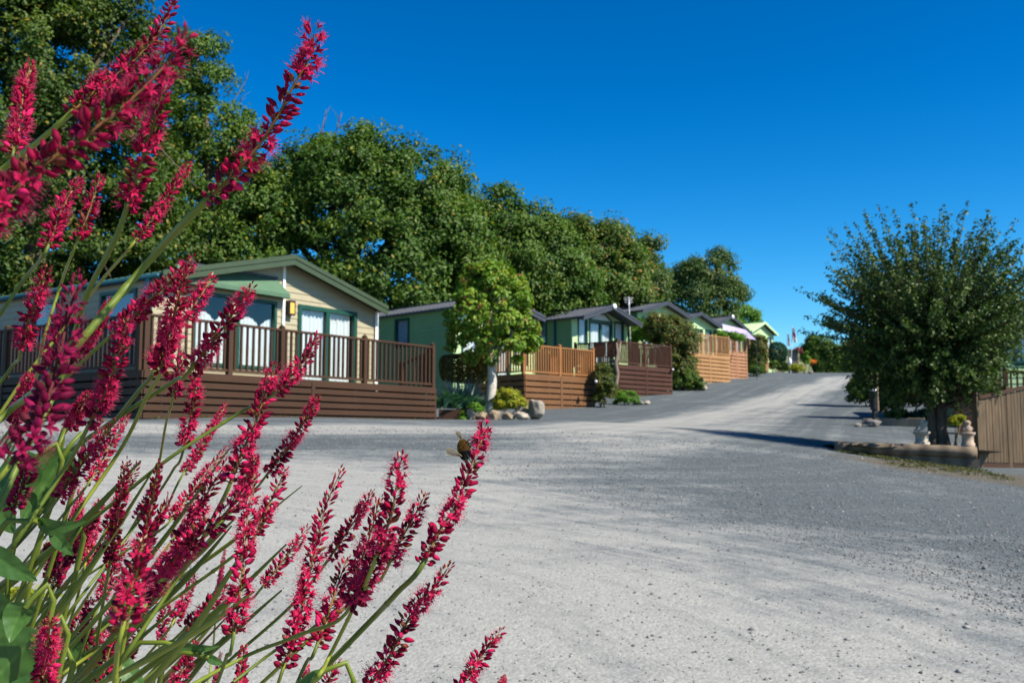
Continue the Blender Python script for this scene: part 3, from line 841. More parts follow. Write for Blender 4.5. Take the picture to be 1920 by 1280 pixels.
def window(parent, P, u, n, s0, s1, z0, z1, frame, kind='curtain', mull=(), fw=0.07, name='window'):
    """Framed opening: frame (part) with pane and curtain as its pieces and a dim room behind."""
    P = np.array((P[0], P[1], 0.0)); u = np.array((u[0], u[1], 0.0)); n = np.array((n[0], n[1], 0.0)); up = np.array((0, 0, 1.0))
    q = lambda s, z, d: P + u * s + n * d + up * z
    m = MB(); pr = 0.045; dp = 0.10
    m.slab(q(s0, z0, pr - dp), u * fw, up * (z1 - z0), n * dp); m.slab(q(s1 - fw, z0, pr - dp), u * fw, up * (z1 - z0), n * dp)
    m.slab(q(s0 + fw, z0, pr - dp), u * (s1 - s0 - 2 * fw), up * fw, n * dp); m.slab(q(s0 + fw, z1 - fw, pr - dp), u * (s1 - s0 - 2 * fw), up * fw, n * dp)
    for c in mull: m.slab(q(c - fw * 0.6, z0 + fw, pr - dp * 0.8), u * fw * 1.2, up * (z1 - z0 - 2 * fw), n * dp * 0.75)
    # the room's back and reveals
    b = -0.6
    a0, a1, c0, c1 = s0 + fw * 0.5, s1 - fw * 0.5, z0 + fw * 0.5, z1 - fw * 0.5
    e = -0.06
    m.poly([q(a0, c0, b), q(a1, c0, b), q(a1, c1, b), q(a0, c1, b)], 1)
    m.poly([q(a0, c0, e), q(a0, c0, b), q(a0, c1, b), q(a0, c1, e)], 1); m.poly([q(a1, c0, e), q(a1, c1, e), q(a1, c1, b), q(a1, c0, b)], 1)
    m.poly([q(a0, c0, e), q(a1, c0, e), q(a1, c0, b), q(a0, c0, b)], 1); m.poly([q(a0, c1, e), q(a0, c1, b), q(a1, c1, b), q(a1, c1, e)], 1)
    f = m.build(name, [frame, M_RECESS], parent)
    g = MB(); g.poly([q(s0 + fw, z0 + fw, -0.012), q(s1 - fw, z0 + fw, -0.012), q(s1 - fw, z1 - fw, -0.012), q(s0 + fw, z1 - fw, -0.012)])
    g.build('pane', M_GLASS, f)
    cm = MB(); zt = z1 - fw * 0.4; zb = z0 + fw * 0.4
    if name == 'patio_door':
        hm = MB(); c_ = mull[0]; hm.slab(q(c_ + 0.03, z0 + (z1 - z0) * 0.42, pr), u * 0.03, up * 0.20, n * 0.03); hm.build('door_handle', M_WHITE, f)
    if kind == 'curtain':      # two gathered halves that leave a small gap
        mid = (s0 + s1) / 2
        for (l, r) in ((s0 + fw, mid + 0.01), (mid + 0.012, s1 - fw)):
            nn = max(10, int((r - l) / 0.025)); prev = None
            for i in range(nn + 1):
                s = l + (r - l) * i / nn; d = -0.10 + 0.022 * math.sin(i * 1.25) + 0.008 * math.sin(i * 0.5 + s)
                cur = (q(s, zb, d), q(s, zt, d))
                if prev: cm.poly([prev[0], cur[0], cur[1], prev[1]])
                prev = cur
        cm.build('curtain', M_CURTAIN, f, smooth=True)
    elif kind == 'half':       # net curtain over the lower part, swagged top edge
        nn = int((s1 - s0) / 0.025); prev = None
        for i in range(nn + 1):
            s = s0 + fw + (s1 - s0 - 2 * fw) * i / nn; d = -0.10 + 0.02 * math.sin(i * 1.3)
            t = (i / nn * 2) % 1
            zz = zb + (z1 - z0) * (0.60 + 0.12 * abs(math.sin(i / nn * math.pi * 1.5)))
            cur = (q(s, zb, d), q(s, zz, d))
            if prev: cm.poly([prev[0], cur[0], cur[1], prev[1]])
            prev = cur
        cm.build('curtain', M_CURTAIN, f, smooth=True)
    elif kind == 'blind':
        nn = int((s1 - s0) / 0.03); prev = None
        for i in range(nn + 1):
            s = s0 + fw * 0.6 + (s1 - s0 - 1.2 * fw) * i / nn; d = -0.10 + 0.015 * math.sin(i * 1.1)
            cur = (q(s, zb, d), q(s, zt, d))
            if prev: cm.poly([prev[0], cur[0], cur[1], prev[1]])
            prev = cur
        cm.build('blind', M_BLIND, f, smooth=True)
    return f

def lodge(name, label, P, u, W, L, z0, z_eave, rise, siding_front, siding_side, roof_m, verge_m, front=(), left=(), over=0.4, side_over=0.18, vd=0.24,
          frame=M_DKGREEN, group='holiday lodges up the left of the road', tiles=True, gutter=None, trim=M_WHITE, course=0.15, soffit=None, ap=None):
    ap = W / 2 if ap is None else ap
    u = np.array(u, float); u /= np.linalg.norm(u); n = np.array((u[1], -u[0])); P = np.array(P[:2], float)
    u3 = np.array((*u, 0)); n3 = np.array((*n, 0)); P3 = np.array((*P, 0)); up = np.array((0, 0, 1.0))
    c = P + u * W / 2 - n * L / 2
    o = thing(name, (c[0], c[1], z0), label, 'lodge', group)
    mb = MB()
    siding(mb, P, u, n, 0, W, z0, z_eave, [f[:4] for f in front], (W, z_eave, rise, ap), course)
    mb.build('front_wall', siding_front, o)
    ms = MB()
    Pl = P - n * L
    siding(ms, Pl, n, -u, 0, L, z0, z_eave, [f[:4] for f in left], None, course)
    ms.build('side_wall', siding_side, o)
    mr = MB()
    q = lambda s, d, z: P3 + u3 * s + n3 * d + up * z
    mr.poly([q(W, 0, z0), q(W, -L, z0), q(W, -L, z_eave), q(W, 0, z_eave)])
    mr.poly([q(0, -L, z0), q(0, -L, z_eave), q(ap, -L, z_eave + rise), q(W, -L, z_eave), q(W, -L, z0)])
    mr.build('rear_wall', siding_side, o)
    # roof: two slopes, underside, verge boards
    slopes = (rise / ap, rise / (W - ap)); zos = tuple(z_eave - s_ * side_over for s_ in slopes)
    th = 0.07
    rf = MB()
    for sg in (0, 1):
        e = -side_over if sg == 0 else W + side_over
        zo = zos[sg]; a = q(e, over - 0.03, zo + 0.02); r = q(ap, over - 0.03, z_eave + rise + 0.02)
        if sg == 1:
            rf.slab(a, r - a, -n3 * (L + over + 0.3), up * th)
        else:
            rf.slab(a, -n3 * (L + over + 0.3), r - a, up * th)
        if tiles:     # pressed tile ridges running up the slope
            k = 0.0
            while k < L + over:
                p0 = a - n3 * (k + 0.12) + up * (th + 0.004); p1 = r - n3 * (k + 0.12) + up * (th + 0.004)
                rf.bar(p0, p1, 0.05, 0.035); k += 0.22
    ridge = q(ap, over, z_eave + rise + th + 0.03)
    rf.bar(ridge, ridge - n3 * (L + over + 0.2), 0.22, 0.05)
    rf.build('roof', roof_m, o)
    vb = MB()
    for sg in (0, 1):
        e = -side_over - 0.02 if sg == 0 else W + side_over + 0.02
        zo = zos[sg]; a = q(e, over, zo - vd + 0.13 - slopes[sg] * 0.02); r = q(ap, over, z_eave + rise - vd + 0.13)
        if sg == 0: vb.slab(a, r - a, n3 * 0.035, up * vd); vb.slab(a + n3 * 0.035 + up * vd * 0.55, r - a, n3 * 0.02, up * vd * 0.4)
        else: vb.slab(a, n3 * 0.035, r - a, up * vd); vb.slab(a + n3 * 0.035 + up * vd * 0.55, n3 * 0.02, r - a, up * vd * 0.4)
    vb.build('verge_board', verge_m, o)
    sf = MB()
    for sg in (0, 1):
        e = -side_over + 0.01 if sg == 0 else W + side_over - 0.01
        zo = zos[sg]; a = q(e, 0.03, zo - 0.01); r = q(ap, 0.03, z_eave + rise - 0.01)
        sf.poly([a, r, r + n3 * (over - 0.04), a + n3 * (over - 0.04)])
    sf.build('soffit', soffit or verge_m, o)
    for s in (0.0, W):
        tr = MB(); tr.slab(q(s - 0.05, -0.05, z0), u3 * 0.10, n3 * 0.085, up * (z_eave - z0 - 0.02))
        tr.build('corner_trim', trim, o)
    for f in front: window(o, P, u, n, *f[:4], frame, f[4], f[5] if len(f) > 5 else (), f[6] if len(f) > 6 else 0.07, 'patio_door' if len(f) > 7 else 'window')
    for f in left: window(o, Pl, n, -u, *f[:4], frame, f[4])
    if gutter:
        zo = zos[0]; gm = MB(); a = q(-side_over - 0.06, over - 0.05, zo + 0.02)
        gm.tube([a, a - n3 * (L + over)], 0.06, 8)
        b = q(-0.09, -0.10, z0)
        dm = MB()
        dm.tube([q(-side_over - 0.06, -0.02, zo), q(-0.10, -0.14, zo - 0.25), q(-0.09, -0.14, z0 + 0.1)], 0.045, 8)
        gm.build('gutter', gutter, o, smooth=True)
        dm.build('downpipe', M_PIPE, o, smooth=True)
    return o, q, u, n

U1 = np.array((0.58, 0.815)); N1 = np.array((0.815, -0.58))
U2 = np.array((0.70, 0.714)); N2 = np.array((0.714, -0.70))

# --- the tan lodge
Lc = np.array((-0.2319 * 22.7, 22.7))                     # middle of the front wall
AP1 = 3.40; W1 = AP1 + 3.07
P1 = Lc - U1 * AP1
h1 = lambda px, py: plane_hit(P1, U1, px, py)
ZE1 = h1(702, 582)[1]
dS0, dZ1 = h1(558, 570); dS1, _ = h1(668, 583); _, dZ0 = h1(610, 716)
pm, _ = h1(613.5, 600)
w1a = (h1(360, 600)[0], h1(433, 600)[0], h1(400, 688)[1], h1(400, 549)[1]); w1b = (h1(443, 600)[0], h1(517, 600)[0], h1(480, 692)[1], h1(480, 560)[1])
zt = min(w1a[3], w1b[3]); zb = max(w1a[2], w1b[2])
sideL = 12.5
Pl1 = P1 - N1 * sideL
hl = lambda px, py: plane_hit(Pl1, N1, px, py)
sw = (hl(188, 600)[0], hl(256, 600)[0]); swz = (hl(222, 640)[1], hl(222, 545)[1])
sw2 = (hl(60, 600)[0], hl(110, 600)[0])
# the left half of the front stands a little proud of the right half
o1, q1, _, _ = lodge('lodge', 'tan boarded lodge with a dark green gable roof and an amber wall lamp', P1, U1, W1, sideL, 1.55, ZE1, 0.82, M_TAN, M_TAN, M_ROOFGREEN, M_TRIMGREEN,
    front=[(dS0, dS1, dZ0 - 0.1, dZ1, 'curtain', (pm,), 0.10, 1), (w1a[0], w1a[1], zb, zt, 'half'), (w1b[0], w1b[1], zb, zt, 'half')],
    left=[(sw[0], sw[1], swz[0], swz[1], 'blind'), (sw2[0], sw2[1], swz[0], swz[1], 'blind')], over=0.34, side_over=0.05, vd=0.24, gutter=M_BLUE, trim=M_TAN, ap=AP1)
up3 = np.array((0, 0, 1.0)); U13 = np.array((*U1, 0)); N13 = np.array((*N1, 0))
m = MB()
m.slab(q1(AP1 - 0.05, 0.0, 1.9), U13 * 0.07, N13 * 0.055, up3 * (ZE1 + 0.76 - 1.9));
m.build('trim_strip', M_WHITE, o1)
m = MB(); m.slab(q1(W1 - 0.05, 0.045, 1.9), U13 * 0.1, N13 * 0.02, up3 * (ZE1 - 0.06 - 1.9))
m.build('trim_strip', M_WHITE, o1)
# bay canopy: sloping top, deep skirt, hipped ends
c0, c1 = h1(318, 545)[0], h1(529, 560)[0]
zc1 = h1(500, 521)[1]; zc0 = h1(527, 563)[1] + 0.03
m = MB(); e = 0.27
A = [q1(c0 + e * .55, 0.02, zc1), q1(c1 - e * .7, 0.02, zc1), q1(c1, e, zc0 + 0.09), q1(c0, e, zc0 + 0.09)]
B = [q1(c0, e, zc0), q1(c1, e, zc0)]; Cc = [q1(c0, 0.02, zc0), q1(c1, 0.02, zc0)]
D = [q1(c0, 0.02, zc0 + 0.09), q1(c1, 0.02, zc0 + 0.09)]
m.poly(A); m.poly([A[3], A[2], B[1], B[0]]); m.poly([A[2], A[1], D[1]]); m.poly([A[0], A[3], D[0]])
m.poly([B[1], A[2], D[1], Cc[1]]); m.poly([A[3], B[0], Cc[0], D[0]]); m.poly([B[0], B[1], Cc[1], Cc[0]])
cano = m.build('bay_canopy', M_CANOPY, o1)
m = MB(); m.slab(A[0] + (0, 0, 0.0), A[1] - A[0], N13 * 0.05, up3 * 0.05); m.build('flashing', M_SLATE, cano)
# wall lamp
ls, lz = h1(540, 578)
m = MB(); m.slab(q1(ls - 0.085, 0.018, lz - 0.17), U13 * 0.17, N13 * 0.05, up3 * 0.34); m.slab(q1(ls - 0.085, 0.07, lz - 0.17), U13 * 0.17, N13 * 0.09, up3 * 0.035)
m.slab(q1(ls - 0.085, 0.07, lz + 0.135), U13 * 0.17, N13 * 0.09, up3 * 0.035)
for s in (-0.085, 0.07): m.slab(q1(ls + s, 0.07, lz - 0.135), U13 * 0.015, N13 * 0.09, up3 * 0.27)
lp = m.build('wall_lamp', M_BLACK, o1)
m = MB(); m.slab(q1(ls - 0.068, 0.07, lz - 0.13), U13 * 0.136, N13 * 0.075, up3 * 0.26); m.build('lamp_glass', M_AMBER, lp)

# --- decks
def deck(name, label, A, B, back, z_top, wood, skirt_wood, left_ret=0.0, right_ret=0.0, nseg=2, rail_h=1.0, pitch=0.125, group='timber decks in front of the lodges', cap=True, boards=6, skip_right_rail=False):
    """Raised timber deck: A, B front corners (left, right) in plan, back = unit vector away from the road."""
    A = np.array(A[:2], float); B = np.array(B[:2], float); back = np.array(back, float)
    Ln = np.linalg.norm(B - A); u = (B - A) / Ln; u3 = np.array((*u, 0)); b3 = np.array((*back, 0)); up = np.array((0, 0, 1.0))
    c = (A + B) / 2
    g0 = float(gz(*c))
    o = thing(name, (c[0], c[1], g0), label, 'deck', group)
    A3 = np.array((*A, 0)); B3 = np.array((*B, 0))
    depth = max(left_ret, right_ret, 1.5)
    fl = MB(); k = 0.0
    while k < depth:                                   # floor boards
        fl.slab(A3 + b3 * k + up * (z_top - 0.03), u3 * Ln, b3 * 0.12, up * 0.028); k += 0.128
    fl.build('floor', wood, o)
    def skirting(p, d, L, out, nm):
        m = MB(); n3 = np.array((*out, 0)); p = np.array((*p, 0)); d3 = np.array((*d, 0))
        gl = [float(gz(*(p + d3 * L * t)[:2])) for t in np.linspace(0, 1, 7)]
        H = z_top - 0.02 - min(gl); bh = H / boards
        for i in range(boards):
            z = z_top - 0.02 - bh * (i + 1)
            m.slab(p + up * (z + 0.012) + n3 * 0.0, d3 * L, n3 * 0.03, up * (bh * (0.94 if i == 0 else 0.74)))
        for t in np.linspace(0.02, 0.98, 4):
            m.slab(p + d3 * (L * t - 0.04) - n3 * 0.07 + up * (z_top - 0.1 - H), d3 * 0.08, n3 * 0.06, up * H)
        m.slab(p + d3 * (L * 0.5 - 0.045) + n3 * 0.031 + up * (z_top - 0.03 - H), d3 * 0.09, n3 * 0.012, up * (H - 0.01))
        m.slab(p - n3 * 0.4 + up * (z_top - 0.12 - H), d3 * L, n3 * 0.02, up * (H - 0.02), 1)  # dark backing sheet, so the gaps between boards look shaded
        m.build(nm, [skirt_wood, M_RECESS], o)
    def railing(p, d, L, ns, first=True, last=True):
        p = np.array((*p, 0)); d3 = np.array((*d, 0)); up = np.array((0, 0, 1.0)); s3 = np.array((-d[1], d[0], 0))
        step = L / ns
        for i in range(ns + 1):
            if (i == 0 and not first) or (i == ns and not last): continue
            m = MB(); c = p + d3 * step * i
            m.slab(c - d3 * 0.045 - s3 * 0.045 + up * (z_top - 0.02), d3 * 0.09, s3 * 0.09, up * (rail_h + 0.06))
            if cap:
                m.add([c + d3 * x + s3 * y + up * (z_top + rail_h + 0.04) for x, y in ((-.055, -.055), (.055, -.055), (.055, .055), (-.055, .055))] +
                      [c + d3 * x + s3 * y + up * (z_top + rail_h + 0.065) for x, y in ((-.055, -.055), (.055, -.055), (.055, .055), (-.055, .055))] + [c + up * (z_top + rail_h + 0.10)],
                      [(0, 3, 2, 1), (0, 1, 5, 4), (1, 2, 6, 5), (2, 3, 7, 6), (3, 0, 4, 7), (4, 5, 8), (5, 6, 8), (6, 7, 8), (7, 4, 8)])
            m.build('post', wood, o)
        for i in range(ns):
            m = MB(); a = p + d3 * (step * i + 0.047); l = step - 0.094
            m.slab(a - s3 * 0.04 + up * (z_top + rail_h - 0.05), d3 * l, s3 * 0.08, up * 0.045)
            m.slab(a - s3 * 0.025 + up * (z_top + 0.06), d3 * l, s3 * 0.05, up * 0.05)
            nb = max(1, int(l / pitch))
            for j in range(nb):
                x = l * (j + 0.5) / nb
                m.slab(a + d3 * (x - 0.02) - s3 * 0.02 + up * (z_top + 0.11), d3 * 0.04, s3 * 0.04, up * (rail_h - 0.16))
            m.build('railing_panel', wood, o)
    out = -back
    skirting(A, u, Ln, out, 'skirting')
    ns = nseg
    railing(A + back * 0.06, u, Ln, ns)
    if left_ret:
        skirting(A + back * left_ret, -back, left_ret - 0.0, -u, 'skirting')
        railing(A + back * 0.06, back, left_ret - 0.06, max(1, round(left_ret / 1.9)), first=False)
    if right_ret:
        skirting(B, back, right_ret, u, 'skirting')
        if not skip_right_rail: railing(B + back * 0.06, back, right_ret - 0.06, max(1, round(right_ret / 1.9)), first=False)
    return o

M_DBROWN = mat_wood('wood_dark_brown', (0.050, 0.024, 0.012), 0.28)
M_ORANGE = mat_wood('wood_orange_brown', (0.27, 0.115, 0.036), 0.3)
M_REDBR = mat_wood('wood_red_brown', (0.150, 0.070, 0.028), 0.3)
M_DKRED = mat_wood('wood_dark_red', (0.058, 0.023, 0.012), 0.3)
M_TANW = mat_wood('wood_tan', (0.33, 0.175, 0.072), 0.25)
M_TANP = mat_wood('wood_pink_tan', (0.34, 0.165, 0.085), 0.25)
M_GREYW = mat_wood('wood_weathered', (0.27, 0.205, 0.13), 0.5, streak=(22, 22, 1.2))

D1 = np.array((-0.2303 * 20.1, 20.1))
zd1 = at(530, 708, 20.1)[2]
A1 = D1 - U1 * 3.2; B1 = D1 + U1 * 4.8
dk1 = deck('deck', 'long dark brown deck wrapped round the tan lodge', A1, B1, -N1, zd1, M_DBROWN, M_DBROWN, left_ret=9.5, right_ret=1.9, skip_right_rail=True, nseg=1, boards=6, pitch=0.125)
# front railing is rebuilt with posts where the photograph has them
for ch in list(dk1.children):
    if ch.name.startswith('railing_panel') or ch.name.startswith('post'): bpy.data.objects.remove(ch)
def rail_run(o, p, d, zt, stops, rail_h, wood, pitch, slope=0.0):
    d3 = np.array((*d, 0)); s3 = np.array((-d[1], d[0], 0)); p = np.array((*p, 0)); up = np.array((0, 0, 1.0))
    for i, t in enumerate(stops):
        m = MB(); c = p + d3 * t + up * (slope * t)
        m.slab(c - d3 * 0.05 - s3 * 0.05 + up * (zt - 0.02), d3 * 0.10, s3 * 0.10, up * (rail_h + 0.04))
        m.lathe(c + up * (zt + rail_h + 0.02), [(0.055, 0), (0.062, 0.02), (0.03, 0.05), (0.0, 0.075)], 8)
        m.build('post', wood, o)
    for a, b in zip(stops[:-1], stops[1:]):
        m = MB(); l = b - a - 0.104; s = p + d3 * (a + 0.052) + up * (slope * a)
        e = d3 * l + up * slope * l
        m.slab(s - s3 * 0.045 + up * (zt + rail_h - 0.05), e, s3 * 0.09, up * 0.045); m.slab(s - s3 * 0.025 + up * (zt + 0.05), e, s3 * 0.05, up * 0.05)
        nb = max(1, int(l / pitch))
        for j in range(nb):
            x = (j + 0.5) / nb
            m.slab(s + e * x - d3 * 0.02 - s3 * 0.02 + up * (zt + 0.10), d3 * 0.04, s3 * 0.04, up * (rail_h - 0.15))
        m.build('railing_panel', wood, o)
rail_run(dk1, A1 - N1 * 0.06, U1, zd1, [0.06, 1.9, 3.2, 5.6, 7.95], 1.0, M_DBROWN, 0.135)
rail_run(dk1, A1 - N1 * 0.06, -N1, zd1, [2.2, 4.6, 7.0, 9.4], 1.0, M_DBROWN, 0.135)
rail_run(dk1, A1 - N1 * 0.06, -N1, zd1, [0.06, 2.2], 1.0, M_DBROWN, 0.135)
_mm = [c for c in dk1.children if c.name.startswith('post')]
# stair railing that runs down behind the right end of the deck
rail_run(dk1, B1 - N1 * 0.06 - U1 * 0.05, -N1, zd1 - 0.02, [0.15, 1.0], 0.92, M_DBROWN, 0.125, slope=-0.30)

# --- the green lodge beside it
P2 = np.array((-0.0589 * 34.1, 34.1))
h2 = lambda px, py: plane_hit(P2, U2, px, py)
ZE2 = at(845, 578, 34.1)[2]
zd2 = at(984, 700, 33)[2]
Pl2 = P2 - N2 * 11
hs2 = lambda px, py: plane_hit(Pl2, N2, px, py)
s2 = (hs2(741, 640)[0], hs2(768, 640)[0], hs2(755, 650)[1], hs2(755, 597)[1])
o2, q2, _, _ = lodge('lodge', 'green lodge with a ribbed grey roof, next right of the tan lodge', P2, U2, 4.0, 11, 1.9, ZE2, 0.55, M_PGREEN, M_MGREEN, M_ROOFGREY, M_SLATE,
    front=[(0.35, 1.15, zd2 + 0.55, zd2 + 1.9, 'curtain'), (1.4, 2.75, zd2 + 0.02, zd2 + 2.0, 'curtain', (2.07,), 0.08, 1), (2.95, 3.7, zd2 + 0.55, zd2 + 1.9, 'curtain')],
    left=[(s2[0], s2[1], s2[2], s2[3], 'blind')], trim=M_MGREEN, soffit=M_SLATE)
A2 = np.array((0.01286 * 33, 33.0)); B2 = A2 + U2 * 3.6
deck('deck', 'orange brown deck behind the grey boulder and the maple', A2, B2, -N2, zd2, M_ORANGE, M_REDBR, left_ret=2.3, right_ret=2.2, nseg=2, pitch=0.115)

# --- the lodge with the round light on its gable
P3 = np.array((0.0611 * 44.5, 44.5))
ZE3 = at(1084, 594, 44)[2]; zd3 = at(1160, 682, 42)[2]
Pl3 = P3 - N2 * 11
hs3 = lambda px, py: plane_hit(Pl3, N2, px, py)
s3_ = (hs3(1008, 640)[0], hs3(1026, 640)[0], hs3(1018, 645)[1], hs3(1018, 601)[1])
h3 = lambda px, py: plane_hit(P3, U2, px, py)
f = lambda x0, x1, y0, y1: (h3(x0, 640)[0], h3(x1, 640)[0], h3((x0 + x1) / 2, y0)[1], h3((x0 + x1) / 2, y1)[1])
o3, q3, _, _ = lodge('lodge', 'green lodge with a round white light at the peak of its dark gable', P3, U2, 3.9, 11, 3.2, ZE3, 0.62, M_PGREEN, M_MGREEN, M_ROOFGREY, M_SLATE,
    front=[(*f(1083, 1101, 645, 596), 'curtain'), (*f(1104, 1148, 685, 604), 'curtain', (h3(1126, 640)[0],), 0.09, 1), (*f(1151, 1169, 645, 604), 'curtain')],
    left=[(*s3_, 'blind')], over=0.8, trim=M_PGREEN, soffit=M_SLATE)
m = MB(); c = q3(3.9 / 2, 0.84, ZE3 + 0.62 + 0.02); N23 = np.array((*N2, 0)); U23 = np.array((*U2, 0))
m.tube([c, c + N23 * 0.05, c + N23 * 0.085], [0.13, 0.13, 0.08], 16); m.build('gable_light', M_WHITE, o3, smooth=True)
a0 = h3(1104, 640)[0]; a1 = h3(1148, 640)[0]; za = h3(1126, 602)[1]      # arched light above the doors
m = MB(); pts = [q3(a0, 0.03, za), q3(a1, 0.03, za), q3((a0 + a1) / 2 + .25, 0.03, za + 0.34), q3((a0 + a1) / 2 - .25, 0.03, za + 0.34)]
m.poly(pts, 0)
for a, b in zip(pts, pts[1:] + pts[:1]): m.bar(a, b, 0.07, 0.07, up=N23, mi=1)
m.build('top_light', [M_CURTAIN, M_DKGREEN], o3)
m = MB(); m.tube([q3(-0.06, -1.0, ZE3 - 0.05), q3(-0.06, -1.0, 3.3)], 0.05, 8); m.build('downpipe', M_BLUE, o3, smooth=True)
A3 = np.array((0.1071 * 42, 42.0)); B3 = A3 + U2 * 3.85
deck('deck', 'dark red brown deck in front of the lodge with the round gable light', A3, B3, -N2, zd3, M_DKRED, M_DKRED, left_ret=2.4, right_ret=2.2, nseg=2, pitch=0.105, boards=7)

# two dark chairs stand on its deck behind the railing
for i_, (px_, lb_) in enumerate(((1124, 'dark brown chair behind the dark red deck railing, away from the dead trunk'), (1149, 'dark brown chair behind the dark red deck railing, right beside the dead trunk'))):
    c_ = np.array((at(px_, 820, 43.6)[0], 43.6, zd3)); t_ = thing('garden_chair', c_, lb_, 'chair', 'chairs on the dark red deck')
    m = MB(); m.slab(c_ + (-0.24, -0.24, 0.42), (0.48, 0, 0), (0, 0.46, 0), (0, 0, 0.05)); m.build('seat', M_DKRED, t_, bevel=0.01)
    m = MB(); m.slab(c_ + (-0.24, -0.26, 0.47), (0.48, 0, 0), (0, -0.08, 0.58), (0, 0.035, 0)); m.build('backrest', M_DKRED, t_, bevel=0.01)
    for sx in (-0.22, 0.18):
        m = MB(); m.slab(c_ + (sx, -0.22, 0.62), (0.045, 0, 0), (0, 0.44, 0), (0, 0, 0.035)); m.build('armrest', M_DKRED, t_)
        for sy in (-0.22, 0.16):
            m = MB(); m.slab(c_ + (sx, sy, 0.0), (0.045, 0, 0), (0, 0.045, 0), (0, 0, 0.62 if sy > 0 else 0.42)); m.build('leg', M_DKRED, t_)

# --- farther lodges
def far_lodge(label, px, Y, eave_py, rise, wall, side, roof, verge, W=4.0, front=True, rng_seed=0, zbase=None):
    P = np.array((at(px, 820, Y)[0], Y)); ze = at(px, eave_py, Y)[2]
    zd = ze - 2.3
    fr = [(0.3, 1.0, zd + 0.6, ze - 0.25, 'curtain'), (1.25, 2.7, zd + 0.05, ze - 0.2, 'curtain', (1.97,), 0.09, 1), (2.95, 3.65, zd + 0.6, ze - 0.25, 'curtain')] if front else []
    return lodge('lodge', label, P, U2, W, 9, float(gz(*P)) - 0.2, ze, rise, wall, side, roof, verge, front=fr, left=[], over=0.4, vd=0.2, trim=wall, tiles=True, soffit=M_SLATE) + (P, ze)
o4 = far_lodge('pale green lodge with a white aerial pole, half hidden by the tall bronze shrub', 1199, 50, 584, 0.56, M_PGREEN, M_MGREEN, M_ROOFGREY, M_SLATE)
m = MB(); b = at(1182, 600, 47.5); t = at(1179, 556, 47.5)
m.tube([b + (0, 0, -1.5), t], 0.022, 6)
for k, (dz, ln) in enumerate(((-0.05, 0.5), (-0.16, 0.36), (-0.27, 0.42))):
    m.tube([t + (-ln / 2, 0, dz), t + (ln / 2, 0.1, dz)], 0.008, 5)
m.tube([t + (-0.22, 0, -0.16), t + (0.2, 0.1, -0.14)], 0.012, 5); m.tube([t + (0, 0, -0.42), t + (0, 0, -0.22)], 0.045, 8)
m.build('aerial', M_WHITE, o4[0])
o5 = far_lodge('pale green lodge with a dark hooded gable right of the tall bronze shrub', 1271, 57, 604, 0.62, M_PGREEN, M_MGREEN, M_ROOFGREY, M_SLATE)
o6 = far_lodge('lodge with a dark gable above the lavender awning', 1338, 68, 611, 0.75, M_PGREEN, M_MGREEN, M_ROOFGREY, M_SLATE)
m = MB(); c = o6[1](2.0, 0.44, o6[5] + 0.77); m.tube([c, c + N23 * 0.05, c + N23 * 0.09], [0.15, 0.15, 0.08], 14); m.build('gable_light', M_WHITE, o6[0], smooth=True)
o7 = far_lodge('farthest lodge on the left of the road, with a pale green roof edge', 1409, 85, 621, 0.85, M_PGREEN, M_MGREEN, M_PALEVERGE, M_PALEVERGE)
# lavender awning: a sagging canvas on two poles
aw = thing('awning', on_ground(1400, 65), 'lavender canvas awning sloping down beside the dark gable', 'awning')
c = [at(1354, 607, 66), at(1398, 618, 66.5), at(1418, 637, 63.5), at(1360, 626, 63)]
V = []; F = []; n_ = 9
for i in range(n_):
    for j in range(n_):
        s, t = i / (n_ - 1), j / (n_ - 1)
        p = (c[0] * (1 - s) + c[1] * s) * (1 - t) + (c[3] * (1 - s) + c[2] * s) * t
        V.append(p - np.array((0, 0, 0.22 * math.sin(s * math.pi) * math.sin(t * math.pi))))
V = np.array(V); V = np.concatenate([V, V - (0, 0, 0.02)])
for i in range(n_ - 1):
    for j in range(n_ - 1):
        a = i * n_ + j; F.append((a, a + 1, a + n_ + 1, a + n_)); b = a + n_ * n_; F.append((b, b + n_, b + n_ + 1, b + 1))
link('canvas', raw_mesh('canvas', V, [np.array(F)], M_LAV, smooth=True), aw)
for k in (2, 3):
    m = MB(); g = float(gz(c[k][0], c[k][1])); m.tube([(c[k][0], c[k][1], g), c[k] - (0, 0, 0.0)], 0.02, 8); m.build('pole', M_SLATE, aw)
# their decks
def far_deck(label, pxl, pxr, Yr, deck_py, wood, skirt, nseg=2, rail=1.0):
    B = np.array((at(pxr, 820, Yr)[0], Yr)); r = (pxl - 960) / FPX
    t = (B[0] - r * Yr) / (U2[0] - r * U2[1])
    A = B - U2 * t
    return deck('deck', label, A, B, -N2, at(pxr, deck_py, Yr)[2], wood, skirt, left_ret=2.0, right_ret=2.0, nseg=nseg, rail_h=rail, pitch=0.15, boards=8)
far_deck('tan deck with close balusters and wide skirting right of the tall bronze shrub', 1292, 1371, 54, 668, M_TANW, M_TANW, 3, 1.04)
far_deck('tan deck with pinkish skirting, next beyond the wide tan deck', 1362, 1404, 64, 663, M_TANP, M_TANP, 2, 1.0)
far_deck('narrow tan deck end farthest up the road, beside the dark clipped bush', 1408, 1444, 78, 664, M_TANP, M_TANP, 2, 1.0)

